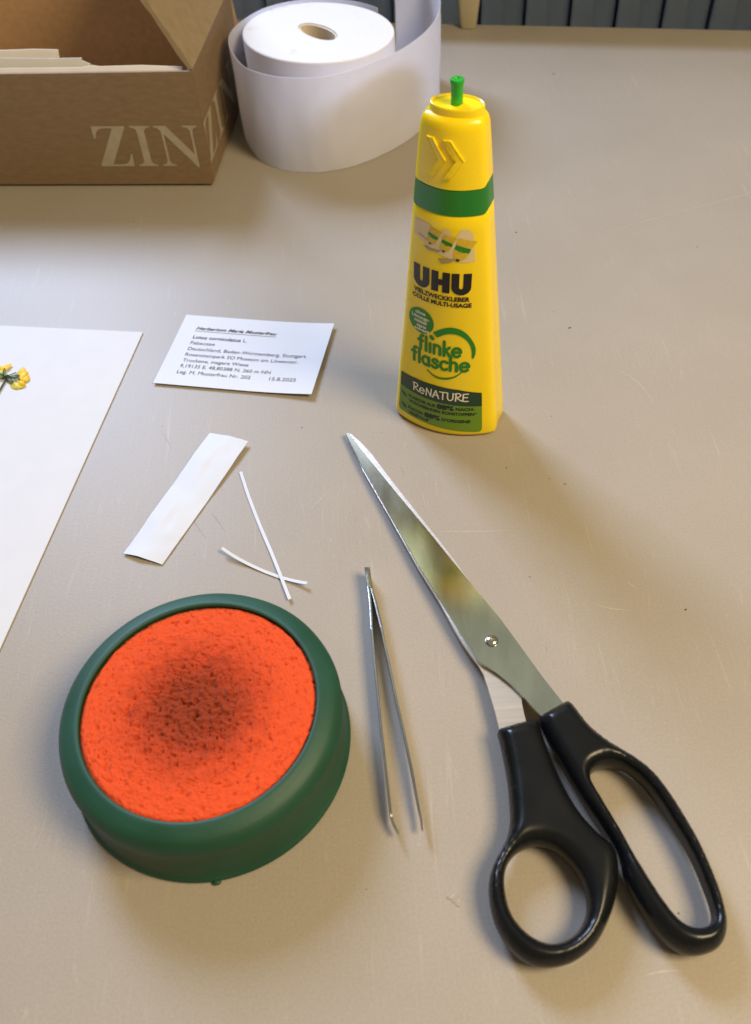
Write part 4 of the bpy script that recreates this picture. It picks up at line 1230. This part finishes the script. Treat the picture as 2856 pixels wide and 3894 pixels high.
def handle(outer, hole, zm, ttop, tbot, wo, wi):
    O = resample(catmull(outer, 8), 0.7)
    I = resample(catmull(hole, 8), 0.7)
    pts = [O, I]
    for P, sgn in ((O, 1), (I, -1)):
        T = np.roll(P, -1, 0) - np.roll(P, 1, 0); T /= np.linalg.norm(T, axis=1)[:, None]
        Nn = np.stack([-T[:, 1], T[:, 0]], 1)
        area_ = 0.5 * np.sum(P[:, 0] * np.roll(P[:, 1], -1) - np.roll(P[:, 0], -1) * P[:, 1])
        inw = Nn * (1 if area_ > 0 else -1) * sgn
        for d in (0.12, 0.4, 0.9):
            q = P + inw * d
            ok = inside(O, q) & ~inside(I, q)
            dm = np.minimum(dist(O, q), dist(I, q))
            pts.append(q[ok & (dm > d * 0.9)])
    x0, y0 = O.min(0); x1, y1 = O.max(0)
    gx, gy = np.meshgrid(np.arange(x0, x1, 0.75), np.arange(y0, y1, 0.75))
    gx = gx + (np.arange(gx.shape[0]) % 2)[:, None] * 0.375
    g = np.stack([gx.ravel(), gy.ravel()], 1)
    ok = inside(O, g) & ~inside(I, g)
    g = g[ok]
    dm = np.minimum(dist(O, g), dist(I, g))
    pts.append(g[dm > 1.3])
    allp = np.vstack(pts)
    nO, nI = len(O), len(I)
    edges = [(i, (i + 1) % nO) for i in range(nO)] + [(nO + i, nO + (i + 1) % nI) for i in range(nI)]
    vo, eo, fo, *_ = delaunay_2d_cdt([Vector(p) for p in allp], edges, [], 0, 1e-5)
    V = np.array([tuple(v) for v in vo])
    F_ = np.array([f for f in fo if len(f) == 3])
    cen = V[F_].mean(1)
    ok = inside(O, cen) & ~inside(I, cen)
    F_ = F_[ok]
    dO, dI = dist(O, V), dist(I, V)
    hO = np.sqrt(np.clip(1 - (1 - np.clip(dO / wo, 0, 1)) ** 2, 0, 1))
    hI = np.sqrt(np.clip(1 - (1 - np.clip(dI / wi, 0, 1)) ** 2, 0, 1))
    h = np.minimum(hO, hI)
    edge = np.minimum(dO, dI) < 1e-3
    # soften the ridge
    nb = [set() for _ in range(len(V))]
    for a, b, c in F_:
        nb[a] |= {b, c}; nb[b] |= {a, c}; nb[c] |= {a, b}
    for _ in range(4):
        h2 = h.copy()
        for i in range(len(V)):
            if not edge[i] and nb[i] and min(dO[i], dI[i]) > 0.8:
                h2[i] = 0.5 * h[i] + 0.5 * np.mean([h[j] for j in nb[i]])
        h = h2
    verts, idx_t, idx_b = [], {}, {}
    faces = []
    for i in range(len(V)):
        x, y = V[i] / 1000
        if edge[i]:
            verts.append((x, y, zm)); idx_t[i] = idx_b[i] = len(verts) - 1
        else:
            verts.append((x, y, zm + ttop * h[i])); idx_t[i] = len(verts) - 1
            verts.append((x, y, zm - tbot * h[i])); idx_b[i] = len(verts) - 1
    for a, b, c in F_:
        faces.append((idx_t[a], idx_t[b], idx_t[c])); faces.append((idx_b[a], idx_b[c], idx_b[b]))
    return mk('handle', verts, faces, M_plastic, sc, True)
h1 = handle(TH, THH, 0.0068, 0.0062, 0.0062, 4.6, 4.6)
h1['label'] = 'handle with the small round thumb ring'
h2 = handle(FI, FIH, 0.0068, 0.0066, 0.0062, 4.2, 3.2)
h2['label'] = 'handle with the long oval finger loop'

# ------------------------------------------------------------------ crumbs and marks on the table
def blob(bm, x, y, r, h, n=7, ang=0.0, asp=1.0):
    c = []
    for k in range(n):
        t = 2 * math.pi * k / n
        rr_ = r * random.uniform(0.65, 1.15)
        px, py = rr_ * math.cos(t) * asp, rr_ * math.sin(t)
        c.append((x + px * math.cos(ang) - py * math.sin(ang), y + px * math.sin(ang) + py * math.cos(ang)))
    lo = [bm.verts.new((p[0], p[1], 0.00005)) for p in c]
    hi = bm.verts.new((x, y, h))
    for k in range(n):
        bm.faces.new((lo[k], lo[(k + 1) % n], hi))
bm = bmesh.new()
CR = [(0.1066, 0.3610, 0.0008, 2.2, 0.6), (0.0604, 0.2080, 0.0005, 1.6, -0.4), (0.118, 0.187, 0.0007, 1.3, 0.3), (0.150, 0.640, 0.0010, 1.4, 0.2), (0.0930, 0.4490, 0.0008, 1.8, 0.1),
      (0.1900, 0.4220, 0.0006, 1.4, 0.9), (-0.1330, 0.4900, 0.0008, 0.8, 1.2), (0.0850, 0.0768, 0.0006, 1.0, 0.0), (-0.0120, 0.0910, 0.0004, 1.2, 0.5), (0.0600, 0.2680, 0.0005, 1.5, 0.2), (0.0840, 0.2560, 0.0005, 2.0, -0.8)]
for x, y, r, asp, an in CR:
    blob(bm, x, y, r * 0.6, r * 0.5, 7, an, asp)
for _ in range(20):
    blob(bm, random.uniform(-0.1, 0.26), random.uniform(0.08, 0.55), random.uniform(0.00015, 0.0003), 0.0002, 5, random.uniform(0, 3), random.uniform(1, 2.5))
cr_ = mk_bm('crumbs', bm, M_crumb, recalc=True)
cr_['kind'] = 'stuff'
def marks(name, segs, w, mat):
    bm = bmesh.new()
    for (x0, y0), (x1, y1), bend in segs:
        d = np.array((x1 - x0, y1 - y0)); l = np.linalg.norm(d); d /= l; nn = np.array((-d[1], d[0]))
        vs = []
        for i in range(9):
            t = i / 8
            p = np.array((x0, y0)) + d * l * t + nn * bend * math.sin(math.pi * t)
            ww = w * (0.15 + 0.85 * math.sin(math.pi * min(max(t, 0.02), 0.98)))
            vs.append((bm.verts.new((*(p + nn * ww / 2), 0.00006)), bm.verts.new((*(p - nn * ww / 2), 0.00006))))
        for i in range(8):
            bm.faces.new((vs[i][0], vs[i][1], vs[i + 1][1], vs[i + 1][0]))
    o = mk_bm(name, bm, mat)
    for p in o.data.polygons:
        pass
    o['kind'] = 'stuff'
    return o
marks('scuff_marks', [((-0.0995, 0.3085), (-0.093, 0.2960), 0.0004), ((-0.0800, 0.2520), (-0.0735, 0.2405), 0.0),
                      ((-0.0720, 0.2550), (-0.0650, 0.2435), 0.0), ((0.0125, 0.2735), (0.0135, 0.2680), 0.0008), ((0.060, 0.176), (0.061, 0.173), 0.0006)], 0.00035, M_scuff)
marks('hair_scratches', [((0.10, 0.43), (0.33, 0.50), 0.0), ((-0.03, 0.25), (-0.018, 0.265), 0.0), ((0.082, 0.1935), (0.098, 0.1885), -0.001), ((0.098, 0.203), (0.102, 0.198), 0.0),
                         ((0.12, 0.33), (0.135, 0.30), 0.004), ((0.07, 0.060), (0.082, 0.0605), 0.0005), ((0.02, 0.235), (0.06, 0.232), 0.0)], 0.0004, M_pale)
# dried drop near the tweezers' tips
verts, faces = [], []
bm = bmesh.new()
for x, y, r in ((0.0142, 0.0868, 0.0009), (0.0162, 0.0860, 0.0016), (0.0168, 0.0845, 0.0010)):
    vs = []
    n = 20
    rings = []
    for f, h in ((1.0, 0.00004), (0.85, 0.00020), (0.5, 0.00024)):
        rings.append([bm.verts.new((x + r * f * math.cos(2 * math.pi * k / n), y + r * f * math.sin(2 * math.pi * k / n), h)) for k in range(n)])
    for i in range(2):
        for k in range(n):
            bm.faces.new((rings[i][k], rings[i][(k + 1) % n], rings[i + 1][(k + 1) % n], rings[i + 1][k]))
    bm.faces.new(rings[2])
M_glue = pmat('dried_glue', (0.33, 0.285, 0.235), 0.38, var=0.05)
gd = mk_bm('dried_drop', bm, M_glue, None, True, loc=(0.0162, 0.0860, 0))
tag(gd, 'small dried glue drop on the table below the tweezer tips', 'glue drop')
